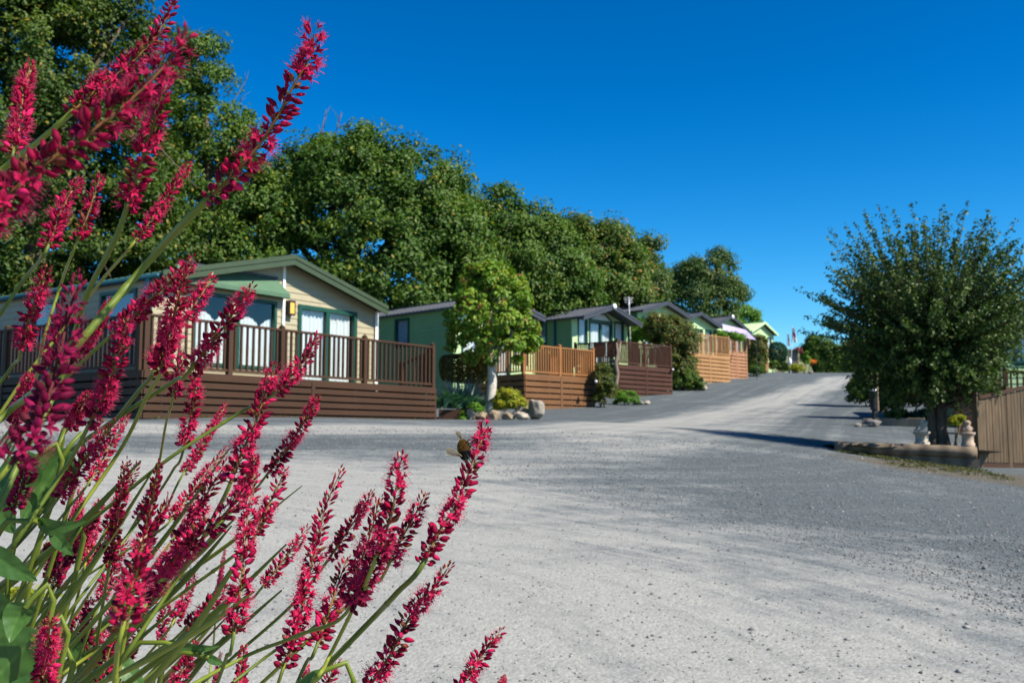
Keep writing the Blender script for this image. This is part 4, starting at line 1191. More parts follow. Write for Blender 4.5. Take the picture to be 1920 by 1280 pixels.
# --- the lodge at the right edge with its brown stair rail
P8 = np.array((at(1887, 820, 25)[0], 25.0)); U8 = np.array((0.98, -0.20)); U8 /= np.linalg.norm(U8)
ZE8 = at(1887, 585, 25)[2]
h8 = lambda px, py: plane_hit(P8, U8, px, py)
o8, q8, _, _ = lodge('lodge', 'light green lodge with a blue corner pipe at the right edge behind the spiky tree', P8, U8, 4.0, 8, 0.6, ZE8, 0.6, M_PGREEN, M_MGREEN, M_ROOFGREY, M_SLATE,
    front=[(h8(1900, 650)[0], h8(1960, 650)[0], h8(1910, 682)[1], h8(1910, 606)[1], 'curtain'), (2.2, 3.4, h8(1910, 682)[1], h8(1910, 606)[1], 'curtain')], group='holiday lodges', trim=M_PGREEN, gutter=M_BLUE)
dk8 = thing('deck_railing', on_ground(1850, 23.8), 'dark brown stair railing and deck rail behind the weathered fence', 'railing')
a = np.array((at(1886, 820, 23.6)[0], 23.6)); zt8 = at(1886, 752, 23.6)[2]
def rail8(p, d, stops, slope, h): rail_run(dk8, p, d, zt8, stops, h, M_DKRED, 0.13, slope)
rail8(a, U8, [0.05, 1.4, 2.8], 0.0, 0.72)
rail8(a, -U8 * np.array((1, 1)), [0.12, 1.05], -0.42, 0.72)
m = MB(); p = np.array((*a, 0)); d3 = np.array((*-U8, 0))
for k in range(9):
    z = zt8 - 0.04 - 0.105 * k
    m.slab(p + d3 * 1.05 + np.array((0, 0, z - 0.09 - 0.28)), -d3 * 4.0, np.array((0, 0.03, 0)), np.array((0, 0, 0.09)))
m.build('skirting', M_DKRED, dk8)
# ------------------------------------------------------------------ stones, edging, fence, ornaments
M_DEADWOOD = mat_bark('dead_wood', (0.20, 0.155, 0.115), 9)
M_FENCE = mat_wood('wood_fence', (0.10, 0.068, 0.038), 0.65, streak=(22, 22, 1.2))
M_ROCK = mat_stone('rock_grey', (0.24, 0.225, 0.195))
M_ROCKB = mat_stone('rock_brown', (0.24, 0.175, 0.115))
M_PALESTONE = mat_stone('rock_pale', (0.32, 0.28, 0.225))
M_DARKROCK = mat_stone('rock_dark', (0.11, 0.11, 0.12))
M_PLASTER = mat_stone('ornament_stone', (0.38, 0.34, 0.27))
M_TERRA = mat_stone('ornament_terracotta', (0.37, 0.27, 0.20))

def rock_mesh(mb_or_none, c, rx, ry, rz, seed, rough=0.25):
    bm = bmesh.new(); bmesh.ops.create_icosphere(bm, subdivisions=4, radius=1)
    rng = np.random.default_rng(seed)
    V = np.array([v.co[:] for v in bm.verts]); F = np.array([[v.index for v in f.verts] for f in bm.faces]); bm.free()
    for _ in range(12):                                  # flatten with random cut planes, then roughen
        d = unit(rng.normal(size=3)); h = rng.uniform(0.5, 0.85)
        k = V @ d; V = V - np.where(k > h, (k - h) * 0.97, 0)[:, None] * d
    off = seed * 3.7
    disp = np.array([mnoise.fractal(Vector(v * 1.7) + Vector((off, 0, 0)), 1.0, 2.0, 5) for v in V])
    V = V * (1 + rough * 0.5 * disp[:, None])
    return V * np.array((rx, ry, rz)) + np.array(c), F

def rock(name, label, px, Y, wpx, hpx, mat, seed, group=None, lift=0.35, cat='rock', tilt=0.0):
    b = on_ground(px, Y)
    rx = wpx / 2 / FPX * Y; rz = hpx / 2 / FPX * Y
    V, F = rock_mesh(None, (0, 0, 0), rx, rx * 0.85, rz * 1.15, seed)
    ca, sa = math.cos(tilt), math.sin(tilt)
    V = np.stack([V[:, 0] * ca + V[:, 2] * sa, V[:, 1], -V[:, 0] * sa + V[:, 2] * ca], 1) + b + np.array((0, 0, rz * 0.8))
    me = raw_mesh(name, V - b, [F], mat, smooth=True)
    o = bpy.data.objects.new(name, me); COL.objects.link(o); o.location = b
    return tag(o, label, cat, group)

GS = 'stones edging the maple bed'
rock('boulder', 'rough grey boulder, the tall right hand one of the pair at the deck corner', 1004, 26.4, 36, 42, M_ROCK, 1, 'boulders at the deck corner')
rock('boulder', 'rough grey boulder, the lower leaning one between golden shrub and tall boulder', 982, 26.6, 28, 34, M_ROCK, 2, 'boulders at the deck corner', tilt=0.3)
for i, (x, w, h, mt, lb) in enumerate(((882, 17, 26, M_PALESTONE, 'pale upright edging stone, first at the timber bed end of the row'),
                                   (902, 28, 20, M_ROCKB, 'brown edging stone just left of the maple trunk'),
                                   (928, 26, 20, M_ROCKB, 'brown edging stone in front of the maple trunk'),
                                   (953, 27, 19, M_ROCKB, 'brown edging stone below the golden shrub'),
                                   (979, 32, 19, M_PALESTONE, 'long pale brown edging stone below the leaning boulder'))):
    rock('edging_stone', lb, x, 25.0, w, h, mt, 10 + i, GS, cat='stone')
rock('edging_stone', 'small flat pale stone by itself on the gravel right of the bright dome shrub', 1213, 37.5, 16, 8, M_PALESTONE, 21, cat='stone')
rock('edging_stone', 'low dark stone between the dome shrub and the small pale stone', 1198, 37.3, 22, 9, M_DARKROCK, 22, cat='stone')
rock('boulder', 'pale cream rock at the foot of the tall bronze shrub by the road', 1319, 47, 24, 19, M_PALESTONE, 23)
rock('rock', 'dark grey rock beneath the black lamp bollard', 1635, 25.6, 36, 20, M_DARKROCK, 24)
rock('rock', 'small pale rock at the far end of the timber edging', 1610, 25.4, 14, 8, M_PALESTONE, 25)
rock('rock', 'pinkish rock at the top of the road beside the long hedge', 1524, 86, 12, 7, M_PALESTONE, 26)
# dark timber bed under the blue green plants
b = on_ground(850, 25.1)
bd = thing('planter_bed', b, 'low dark timber planter bed below the blue green leaved plants', 'planter')
m = MB(); X0 = at(826, 820, 25.1)[0]; X1 = at(874, 820, 25.1)[0]
m.slab((X0, 25.1, b[2] - 0.1), (X1 - X0, 0, 0), (0, 0.06, 0), (0, 0, 0.36)); m.slab((X1, 25.1, b[2] - 0.1), (0.05, 0, 0), (0, 1.0, 0), (0, 0, 0.36)); m.slab((X0, 25.1, b[2] - 0.1), (-0.05, 0, 0), (0, 1.0, 0), (0, 0, 0.36))
m.build('boards', M_DBROWN, bd)
m = MB(); m.slab((X0, 25.16, b[2] - 0.1), (X1 - X0, 0, 0), (0, 0.9, 0), (0, 0, 0.30)); m.build('soil', M_TWIG, bd)
# dead twisted trunk by the third deck
b = on_ground(1157, 39)
dt = thing('dead_tree', b, 'dead twisted pale trunk standing beside the dark red deck', 'tree')
m = MB(); rr = np.random.default_rng(5)
pts = [at(x, y, 39) for x, y in ((1152, 742), (1155, 720), (1158, 700), (1154, 680), (1158, 662), (1156, 642))]
m.tube(pts, [0.13, 0.09, 0.075, 0.085, 0.06, 0.03], 9); m.tube([pts[3], pts[3] + (0.1, 0, 0.2), at(1164, 640, 39)], [0.06, 0.05, 0.025], 7); m.tube([pts[2], pts[2] + (-0.12, 0, 0.15)], [0.05, 0.02], 6)
m.build('trunk', M_DEADWOOD, dt, smooth=True)
# deck lights on the ends of two decks
for nm, px, py, Y, lb in (('deck_light', 1115.5, 715, 34.6, 'small white lamp on the right corner of the orange brown deck'), ('deck_light', 1259.5, 693, 44.6, 'small white lamp on the right corner of the dark red deck')):
    p = at(px, py, Y)
    t = thing(nm, p, lb, 'lamp', 'corner lamps on the decks')
    m = MB(); m.slab(p + (-0.02, -0.05, -0.09), (0.1, 0, 0), (0, 0.06, 0), (0, 0, 0.18)); m.build('backplate', M_BLACK, t)
    m = MB(); m.tube([p + (0.03, -0.05, 0), p + (0.03, -0.12, 0), p + (0.03, -0.15, 0)], [0.05, 0.05, 0.03], 12); m.build('globe', M_WHITE, t, smooth=True)

# --- log edging in front of the spiky tree
La = at(1563, 846, 17.0); Lb = at(1834, 862, 16.2)
ta = at(1563, 826, 17.0)[2]; tb = at(1834, 837, 16.2)[2]
lg = thing('log_edging', ((La[0] + Lb[0]) / 2, (La[1] + Lb[1]) / 2, La[2] - 0.1), 'long round timber log on a sleeper, edging the bed under the spiky tree', 'log')
def mat_log():
    k = NT('log_wood'); P = k.pos()
    wv = k.n('ShaderNodeTexWave'); wv.inputs['Scale'].default_value = 1.1; wv.inputs['Distortion'].default_value = 3.5; wv.inputs['Detail'].default_value = 3; k.l(P, wv.inputs['Vector'])
    nz = k.noise(5, 6, 0.6, k.pos((1, 6, 6)))
    f = k.math('ADD', k.math('MULTIPLY', wv.outputs['Fac'], 0.35), k.math('MULTIPLY', nz.outputs['Fac'], 0.65))
    r = k.ramp(f, [(0.3, (0.08, 0.056, 0.036)), (0.7, (0.19, 0.14, 0.092))]); k.l(r.outputs[0], k.b.inputs['Base Color']); k.b.inputs['Roughness'].default_value = 0.85
    k.bump(nz.outputs['Fac'], 0.4, 0.01); return k.m
M_LOG = mat_log()
m = MB(); a = np.array((La[0], La[1], ta - 0.10)); e = np.array((Lb[0], Lb[1], tb - 0.10))
rr = np.random.default_rng(3)
m.tube([a + (e - a) * t + rr.normal(size=3) * 0.006 for t in np.linspace(0, 1, 14)], [0.098 + rr.normal() * 0.004 for _ in range(14)], 18)
m.build('log', M_LOG, lg, smooth=True)
m = MB(); m.slab(a + (0.25, -0.07, -0.42), (e - a) - (0.25, 0, 0), (0, 0.16, 0), (0, 0, 0.325)); m.build('sleeper', M_LOG, lg)
# raised soil behind the log
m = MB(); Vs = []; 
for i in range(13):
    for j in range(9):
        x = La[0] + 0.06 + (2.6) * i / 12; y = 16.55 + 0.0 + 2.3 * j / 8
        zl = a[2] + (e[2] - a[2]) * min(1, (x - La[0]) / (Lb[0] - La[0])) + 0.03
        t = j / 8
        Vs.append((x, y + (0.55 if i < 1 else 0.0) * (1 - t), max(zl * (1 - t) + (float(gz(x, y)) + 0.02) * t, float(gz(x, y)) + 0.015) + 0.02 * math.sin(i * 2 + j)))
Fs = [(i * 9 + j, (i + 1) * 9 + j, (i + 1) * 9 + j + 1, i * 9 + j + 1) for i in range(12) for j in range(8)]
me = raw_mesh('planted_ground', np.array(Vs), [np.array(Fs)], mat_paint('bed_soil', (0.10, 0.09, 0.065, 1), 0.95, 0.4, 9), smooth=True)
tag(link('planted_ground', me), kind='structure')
# farther timber edging
a = at(1618, 792, 26.3); e = at(1722, 793, 25.6)
te = thing('timber_edging', (a + e) / 2, 'pale grey timber sleeper edging behind the left stone ornament', 'edging')
m = MB(); m.slab(a + (0, 0, -0.16), (1.35, -0.7, 0), (0.04, 0.18, 0), (0, 0, 0.27)); m.build('sleeper', M_GREYW, te, bevel=0.01)

# --- weathered fence at the right edge
Fa = np.array((at(1834, 820, 16.9)[0], 16.9)); fd = np.array((0.85, 0.527)); fl = 2.6
fo = thing('fence', (Fa[0], Fa[1], float(gz(*Fa))), 'weathered brown board fence with a sloping top and square posts at the right edge', 'fence')
fz0 = at(1834, 866, 16.9)[2]; fzt = at(1834, 749, 16.9)[2]; fsl = 0.155
d3 = np.array((*fd, 0)); o3_ = np.array((fd[1], -fd[0], 0)); F3 = np.array((*Fa, 0)); rr = np.random.default_rng(8); uz = np.array((0, 0, 1.0))
tops = lambda t: fzt + fsl * t
bots = lambda t: fz0 - 0.03 * t
m = MB(); k = 0.03
while k < fl:
    wd = rr.uniform(0.085, 0.105); s = F3 + d3 * k + o3_ * rr.uniform(0.0, 0.010); e = d3 * (wd - 0.012)
    pts = [s + uz * bots(k), s + e + uz * bots(k), s + e + uz * (tops(k) - rr.uniform(0, 0.012)), s + uz * (tops(k) - rr.uniform(0, 0.012))]
    q8_ = pts + [v + o3_ * 0.018 for v in pts]
    m.add(q8_, [(0, 1, 2, 3), (4, 7, 6, 5), (0, 4, 5, 1), (1, 5, 6, 2), (2, 6, 7, 3), (3, 7, 4, 0)]); k += wd
m.build('boards', M_FENCE, fo)
m = MB(); m.slab(F3 - o3_ * 0.01 + uz * (fz0 - 0.40), d3 * fl - uz * 0.03 * fl, o3_ * 0.04, uz * 0.39); m.build('gravel_board', M_DBROWN, fo)
m = MB(); m.slab(F3 - o3_ * 0.02 + uz * (fzt + 0.001), d3 * fl + uz * fsl * fl, o3_ * 0.075, uz * 0.06)
m.build('capping_rail', M_DBROWN, fo)
m = MB(); m.slab(F3 - o3_ * 0.055 + uz * (fz0 + 0.25), d3 * fl, o3_ * 0.05, uz * 0.07); m.build('rail', M_FENCE, fo)
for t in (0.0, 0.86, 1.73, 2.6):
    m = MB(); c = F3 + d3 * t - o3_ * 0.015; g = float(gz(c[0], c[1])); zt_ = tops(t) + 0.02
    m.slab(c - d3 * 0.05 - o3_ * 0.05 + uz * (g - 0.2), d3 * 0.1, o3_ * 0.1, uz * (zt_ + 0.06 - g + 0.2))
    m.slab(c - d3 * 0.06 - o3_ * 0.06 + uz * (zt_ + 0.06), d3 * 0.12, o3_ * 0.12, uz * 0.035); m.build('post', M_FENCE, fo, bevel=0.008)

# --- lamp bollard
b = on_ground(1640, 25.7, 0.15); tp = at(1640, 722, 25.7)
lb_ = thing('bollard_lamp', b, 'black lamp bollard with a pale collar standing on a dark rock', 'lamp')
H = tp[2] - b[2]
m = MB(); m.lathe(b, [(0.05, 0), (0.05, H * 0.30), (0.085, H * 0.32), (0.085, H * 0.84)], 14); m.build('post', M_BLACK, lb_, smooth=False)
m = MB(); m.lathe(b, [(0.088, H * 0.845), (0.088, H * 0.90)], 14); m.build('collar', M_WHITE, lb_)
m = MB(); m.lathe(b, [(0.10, H * 0.905), (0.10, H * 0.96), (0.05, H), (0.0, H)], 14); m.build('cap', M_BLACK, lb_)
# thin white marker posts on the right side of the road
for (px, py0, py1, Y, lb2) in ((1648, 700, 762, 27.6, 'thin pale wooden stake behind the lamp bollard'), (1594, 722, 742, 47, 'short white marker post at the road edge left of the leafy road shrub')):
    p0 = on_ground(px, Y); p1 = at(px, py0, Y)
    t = thing('marker_post', p0, lb2, 'post'); m = MB(); m.tube([p0 + (0, 0, -0.1), (p0[0], p0[1], p1[2])], [0.035, 0.03], 8); m.build('shaft', M_WHITE if px == 1594 else M_GREYW, t)

# --- two garden ornaments on round plinths
def ornament(px, base_py, top_py, Y, wpx, label, mat, kind):
    p = at(px, base_py, Y); sc = Y / FPX; r = wpx / 2 * sc; H = (base_py - top_py) * sc
    o = thing('garden_ornament', p, label, 'ornament', 'stone ornaments on the log edged bed')
    m = MB(); hp = H * (0.52 if kind else 0.50)
    m.lathe(p, [(r * 0.92, -0.08), (r * 0.94, hp * 0.12), (r * 0.8, hp * 0.2), (r * 0.78, hp * 0.66), (r * 0.86, hp * 0.74), (r * 1.05, hp * 0.84), (r * 1.08, hp * 0.97), (r * 0.9, hp)], 24)
    m.build('plinth', mat, o, smooth=True)
    g = MB(); t = p + (0, 0, hp)
    if kind:      # upright seated bird-like figure with a round head
        g.lathe(t, [(r * 0.5, 0), (r * 0.62, H * 0.08), (r * 0.55, H * 0.2), (r * 0.38, H * 0.27), (r * 0.47, H * 0.33), (r * 0.50, H * 0.39), (r * 0.36, H * 0.46), (0.0, H * 0.49)], 18)
        for s in (-1, 1): g.tube([t + (s * r * 0.5, -r * 0.1, H * 0.05), t + (s * r * 0.58, -r * 0.15, H * 0.15), t + (s * r * 0.35, 0, H * 0.24)], [r * 0.15, r * 0.2, r * 0.08], 8)
        g.tube([t + (0, -r * 0.4, H * 0.36), t + (0, -r * 0.68, H * 0.34)], [r * 0.16, r * 0.03], 8)
    else:         # reclining animal with raised head and haunches
        g.tube([t + (-r * 0.55, 0, H * 0.10), t + (-r * 0.1, 0, H * 0.16), t + (r * 0.45, 0, H * 0.30), t + (r * 0.68, 0, H * 0.42)], [r * 0.34, r * 0.42, r * 0.36, r * 0.20], 12)
        g.tube([t + (r * 0.0, -r * 0.05, H * 0.25), t + (-r * 0.02, -r * 0.1, H * 0.42), t + (-r * 0.16, -r * 0.18, H * 0.48)], [r * 0.28, r * 0.26, r * 0.1], 10)
        for s in (-1, 1): g.tube([t + (-r * 0.3, s * r * 0.3, H * 0.12), t + (-r * 0.85, s * r * 0.28, H * 0.05)], [r * 0.15, r * 0.12], 8)
        for s in (-1, 1): g.tube([t + (r * 0.02, -r * 0.05 + s * r * 0.14, H * 0.44), t + (r * 0.05, s * r * 0.18, H * 0.53)], [r * 0.08, r * 0.02], 6)
    g.build('figure', mat, o, smooth=True)
ornament(1729, 832, 786, 17.0, 29, 'pale stone animal ornament on a round plinth left of the gnarled trunk', M_PLASTER, 0)
ornament(1815, 834, 788, 16.45, 26, 'round headed stone ornament on a pinkish plinth next to the fence post', M_TERRA, 1)

# --- flags, gate pillar and flower pot at the top of the road
M_RED = mat_paint('flag_red', (0.60, 0.02, 0.035, 1), 0.8, 0.05); M_FW = mat_paint('flag_white', (0.80, 0.80, 0.80, 1), 0.8, 0.03)
def flag(px, top_py, bot_py, Y, wpx, label, seed):
    b = on_ground(px, Y); o = thing('flag', b, label, 'flag', 'red and white flags at the top of the road')
    t = at(px, top_py, Y); m = MB(); m.tube([b, t + (0, 0, 0.1)], 0.025, 6); m.build('flagpole', M_WHITE, o)
    sc = Y / FPX; L = (bot_py - top_py) * sc; Wd = wpx * sc
    V = []; F = []; fm = []; nx_, ny_ = 16, 10
    for i in range(nx_ + 1):
        for j in range(ny_ + 1):
            s = i / nx_; u_ = j / ny_
            # limp cloth: hangs along the pole in folds
            x = Wd * (u_ * 0.9 + 0.12 * math.sin(s * 5 + u_ * 3)) * (0.45 + 0.55 * s); y = 0.12 * math.sin(u_ * 9 + s * 3 + seed)
            V.append(t + np.array((x, y, -L * (s * 0.95 + 0.12 * u_))))
    for i in range(nx_):
        for j in range(ny_):
            F.append((i * (ny_ + 1) + j, i * (ny_ + 1) + j + 1, (i + 1) * (ny_ + 1) + j + 1, (i + 1) * (ny_ + 1) + j))
            fm.append(1 if (4 <= j <= 5 or 6 <= i <= 9) else 0)
    link('cloth', raw_mesh('cloth', np.array(V), [np.array(F)], [M_FW, M_RED], smooth=True, fm=fm), o)
flag(1486, 613, 641, 83, 8, 'larger red and white flag at the top of the road', 1)
flag(1477, 625, 648, 84, 5, 'smaller red and white flag, nearer the dark clipped bush', 2)
b = on_ground(1492, 84)
gp = thing('gate_pillar', b, 'brown brick pillar with flowers on top behind the golden shrub', 'pillar')
sc = 84 / FPX
m = MB(); hp = at(1492, 655, 84)[2] - b[2]
m.slab(b + (-7 * sc, 0, -0.1), (16 * sc, 0, 0), (0, 0.6, 0), (0, 0, hp)); m.slab(b + (-8.5 * sc, -0.06, hp - 0.1), (19 * sc, 0, 0), (0, 0.72, 0), (0, 0, 0.12))
kb = NT('brick'); bk = kb.n('ShaderNodeTexBrick'); bk.inputs['Scale'].default_value = 4; bk.inputs['Color1'].default_value = (0.11, 0.065, 0.04, 1); bk.inputs['Color2'].default_value = (0.16, 0.095, 0.06, 1); bk.inputs['Mortar'].default_value = (0.14, 0.12, 0.10, 1)
mpn = kb.pos(); kb.l(mpn, bk.inputs['Vector']); kb.l(bk.outputs['Color'], kb.b.inputs['Base Color'])
m.build('brickwork', kb.m, gp)
M_PINK = mat_leaf('blossom_pink', [(0, (0.10, 0.14, 0.03)), (0.45, (0.3, 0.05, 0.09)), (1, (0.5, 0.16, 0.2))]); M_ORNG = mat_leaf('blossom_orange', [(0, (0.12, 0.14, 0.02)), (0.3, (0.75, 0.16, 0.02)), (1, (0.8, 0.3, 0.03))])
shrub('potted_flowers', 'pink flowers growing on the brick pillar under the flags', 'flowers', [(1496, 655, 7, 3), (1503, 661, 3, 4)], 83.8, 1494, 16, 50, 0.17, 0.1, M_PINK, 81)
shrub('orange_flowers', 'clump of orange flowers in front of the long hedge', 'flowers', [(1521, 678, 7, 4)], 88, 1521, 20, 50, 0.17, 0.1, M_ORNG, 82)
b = at(1481, 677, 79.5); t = thing('garden_ornament', b, 'small cream cone shaped ornament below the dark clipped bush', 'ornament')
m = MB(); m.lathe(b, [(0.13, -0.3), (0.15, -0.02), (0.10, 0.14), (0.03, 0.3), (0, 0.31)], 14); m.build('body', M_WHITE, t, smooth=True)

# --- weeds and loose stones: nobody could count them
rng = np.random.default_rng(90)
P = []; N = []
for k in range(230):
    t = rng.random()
    q_ = rng.random()
    if q_ < 0.25:
        c = np.array((7.5 - rng.random() * 1.9, 15.5 - abs(rng.normal()) * 0.5, 0))
    elif q_ < 0.8:
        c = La + (Lb - La) * t + np.array((rng.normal() * 0.1, -0.18 - abs(rng.normal()) * 0.22, 0))
    else:
        c = np.array((*(A1 + (B1 - A1) * rng.random() + N1 * (0.02 + abs(rng.normal()) * 0.05)), 0))
    c[2] = float(gz(c[0], c[1])); nl = rng.integers(5, 16)
    P.append(c + rng.normal(size=(nl, 3)) * np.array((0.05, 0.05, 0.008)) + (0, 0, 0.014)); N.append(unit(rng.normal(size=(nl, 3)) + (0, -0.3, 0.5)))
P = np.concatenate(P); N = np.concatenate(N); V, F = leaf_cards(P, N, 0.042, rng, ratio=0.35)
M_WEED = mat_leaf('weed', [(0, (0.05, 0.075, 0.02)), (0.5, (0.10, 0.11, 0.03)), (0.8, (0.17, 0.14, 0.06)), (1, (0.24, 0.19, 0.08))])
tag(link('weeds', raw_mesh('weeds', V, [F], M_WEED, {'tint': tints(len(P), rng)})), kind='stuff')

def stones():
    rng = np.random.default_rng(91)
    n = 95000
    Y = 2.6 * (16 / 2.6) ** rng.random(n) ** 1.0
    X = rng.uniform(-0.62, 0.62, n) * Y
    # more loose chippings where the dust thins out
    d = sstep(-1.6, 1.8, poly_sd(X, Y, light_poly))
    keep = rng.random(n) < np.where(d > 0.5, 0.10, 0.9)
    X, Y = X[keep], Y[keep]; n = len(X)
    Z = gz(X, Y)
    for (fx, fy, amp, ph) in ((0.55, 0.31, 0.012, 0.3), (-0.33, 0.62, 0.012, 1.9), (0.9, -0.7, 0.006, 4.0)):
        Z = Z + amp * np.sin(X * fx * 2 + Y * fy * 2 + ph) * np.exp(-((X - 2) ** 2 + (Y - 10) ** 2) / 900)
    s = np.exp(rng.normal(size=n) * 0.45) * 0.0042 + 0.0005 * Y * rng.random(n)
    T = np.array([(1, 0, 0), (0, 1, 0), (-1, 0, 0), (0, -1, 0), (0.1, 0.1, 0.75), (0, 0, -0.6)], float)
    V = T[None] * rng.uniform(0.55, 1.25, (n, 6, 1)) * s[:, None, None]
    a = rng.uniform(0, 6.28, n); c, q = np.cos(a)[:, None], np.sin(a)[:, None]
    V = np.stack([V[..., 0] * c - V[..., 1] * q, V[..., 0] * q + V[..., 1] * c, V[..., 2]], 2)
    V = V + np.stack([X, Y, Z + s * 0.15], 1)[:, None]
    F = np.array([(0, 1, 4), (1, 2, 4), (2, 3, 4), (3, 0, 4), (1, 0, 5), (2, 1, 5), (3, 2, 5), (0, 3, 5)])
    F = (np.arange(n)[:, None, None] * 6 + F[None]).reshape(-1, 3)
    k = NT('chippings'); at_ = k.n('ShaderNodeAttribute'); at_.attribute_name = 'tint'
    r = k.ramp(at_.outputs['Fac'], [(0, (0.07, 0.072, 0.078)), (0.5, (0.16, 0.16, 0.16)), (0.85, (0.27, 0.262, 0.245)), (1, (0.5, 0.49, 0.46))])
    k.l(r.outputs[0], k.b.inputs['Base Color']); k.b.inputs['Roughness'].default_value = 0.9
    t = np.clip(rng.random(n) ** 1.2 * 0.85 + 0.12 * sstep(-1.6, 1.8, poly_sd(X, Y, light_poly)) + (rng.random(n) < 0.02) * 0.3, 0, 1)
    tag(link('gravel', raw_mesh('gravel', V.reshape(-1, 3), [F], k.m, {'tint': np.repeat(t, 6)})), kind='stuff')
stones()
# ------------------------------------------------------------------ the red bistort in front of the lens
M_PETAL = mat_petal('petal')
def mat_stem():
    k = NT('flower_stem'); at_ = k.n('ShaderNodeAttribute'); at_.attribute_name = 'tint'
    nz = k.noise(90, 4, 0.6, k.pos())
    r = k.ramp(at_.outputs['Fac'], [(0, (0.065, 0.10, 0.012)), (0.5, (0.135, 0.18, 0.016)), (0.85, (0.25, 0.27, 0.028)), (1, (0.18, 0.09, 0.035))])
    c = k.mix(k.math('MULTIPLY', nz.outputs['Fac'], 0.35), r.outputs[0], (0.09, 0.11, 0.02, 1))
    k.l(c, k.b.inputs['Base Color']); k.b.inputs['Roughness'].default_value = 0.5; k.b.inputs['Specular IOR Level'].default_value = 0.3
    k.b.inputs['Subsurface Weight'].default_value = 0.0
    return k.m
M_STEM = mat_stem()
def mat_bigleaf():
    k = NT('bistort_leaf'); at_ = k.n('ShaderNodeAttribute'); at_.attribute_name = 'tint'
    nz = k.noise(35, 5, 0.6, k.pos())
    f = k.math('ADD', k.math('MULTIPLY', at_.outputs['Fac'], 0.7), k.math('MULTIPLY', nz.outputs['Fac'], 0.3))
    r = k.ramp(f, [(0.1, (0.028, 0.075, 0.016)), (0.6, (0.06, 0.145, 0.028)), (0.95, (0.16, 0.26, 0.06))])
    k.l(r.outputs[0], k.b.inputs['Base Color']); k.b.inputs['Roughness'].default_value = 0.45
    tr = k.n('ShaderNodeBsdfTranslucent'); k.l(k.mix(1.0, r.outputs[0], (1.1, 1.2, 0.4, 1), 'MULTIPLY'), tr.inputs['Color'])
    ms = k.n('ShaderNodeMixShader'); ms.inputs[0].default_value = 0.3
    k.l(k.b.outputs[0], ms.inputs[1]); k.l(tr.outputs[0], ms.inputs[2]); k.l(ms.outputs[0], k.out.inputs['Surface'])
    k.bump(nz.outputs['Fac'], 0.2, 0.002)
    return k.m
M_BLEAF = mat_bigleaf()

def bud_template():
    ns = 7; prof = [(0.05, -0.30), (0.06, 0.0), (0.19, 0.14), (0.25, 0.38), (0.225, 0.62), (0.13, 0.85), (0.02, 1.0)]
    V = []; C = []; F = []
    for i, (r, z) in enumerate(prof):
        for k in range(ns):
            a = 2 * math.pi * k / ns + i * 0.12; rr = r * (1 + 0.09 * (k % 2))
            V.append((rr * math.cos(a), rr * math.sin(a), z)); C.append((z, k / ns))
    for i in range(len(prof) - 1):
        for k in range(ns): F.append((i * ns + k, i * ns + (k + 1) % ns, (i + 1) * ns + (k + 1) % ns, (i + 1) * ns + k))
    return np.array(V), np.array(F), np.array(C)

def flower_template(seed):
    """Five pointed petals opening from a short tube, five long stamens with dark anthers."""
    rng = np.random.default_rng(seed); V = []; F = []; C = []      # C: class value 0 tube, 1 petal base.. 2 tip, 3 filament, 4 anther
    def add(vs, fs, cs):
        b = len(V); V.extend(vs); C.extend(cs); F.extend([tuple(b + i for i in f) for f in fs])
    for k in range(5):
        a = 2 * math.pi * k / 5 + rng.normal() * 0.1; op = rng.uniform(0.85, 1.3)
        rd = np.array((math.cos(a), math.sin(a), 0)); sd = np.array((-rd[1], rd[0], 0)); vs = []; cs = []
        for i, t in enumerate((0, 0.3, 0.6, 0.85, 1.0)):
            th = op * t ** 0.8
            p = rd * (0.05 + 0.72 * t * math.sin(th * 0.8 + 0.12)) + np.array((0, 0, 0.15 + 0.75 * t * math.cos(th * 0.9)))
            w = (0.08, 0.135, 0.15, 0.095, 0.008)[i]
            vs += [p + sd * w + np.array((0, 0, 0.04)), p - rd * 0.03, p - sd * w + np.array((0, 0, 0.04))]; cs += [1 + t] * 3
        fs = []
        for i in range(4):
            fs += [(i * 3, i * 3 + 1, i * 3 + 4, i * 3 + 3), (i * 3 + 1, i * 3 + 2, i * 3 + 5, i * 3 + 4)]
        add(vs, fs, cs)
    ns = 5; vs = []; cs = []; fs = []
    for i, (r, z) in enumerate(((0.04, -0.3), (0.05, 0), (0.11, 0.15), (0.10, 0.28))):
        for k in range(ns): vs.append(np.array((r * math.cos(6.283 * k / ns), r * math.sin(6.283 * k / ns), z))); cs.append(0.0)
    for i in range(3):
        for k in range(ns): fs.append((i * ns + k, i * ns + (k + 1) % ns, (i + 1) * ns + (k + 1) % ns, (i + 1) * ns + k))
    add(vs, fs, cs)
    for k in range(6):
        a = 2 * math.pi * (k + 0.5) / 6 + rng.normal() * 0.2; sp = rng.uniform(0.25, 0.6); ln = rng.uniform(0.95, 1.3)
        d = np.array((math.cos(a) * math.sin(sp), math.sin(a) * math.sin(sp), math.cos(sp))); sd = np.cross(d, (0.3, 0.5, 0.8)); sd /= np.linalg.norm(sd); s2 = np.cross(d, sd)
        s = np.array((0, 0, 0.2)); e = s + d * ln; w = 0.014
        add([s + sd * w, s - sd * w, e - sd * w, e + sd * w, s + s2 * w, s - s2 * w, e - s2 * w, e + s2 * w], [(0, 1, 2, 3), (4, 5, 6, 7)], [3.0] * 8)
        q = 0.045
        add([e + d * q * 1.3, e + sd * q, e + s2 * q, e - sd * q, e - s2 * q, e - d * q], [(0, 1, 2, 2), (0, 2, 3, 3), (0, 3, 4, 4), (0, 4, 1, 1), (5, 2, 1, 1), (5, 3, 2, 2), (5, 4, 3, 3), (5, 1, 4, 4)], [4.0] * 6)
    return np.array(V), F, np.array(C)
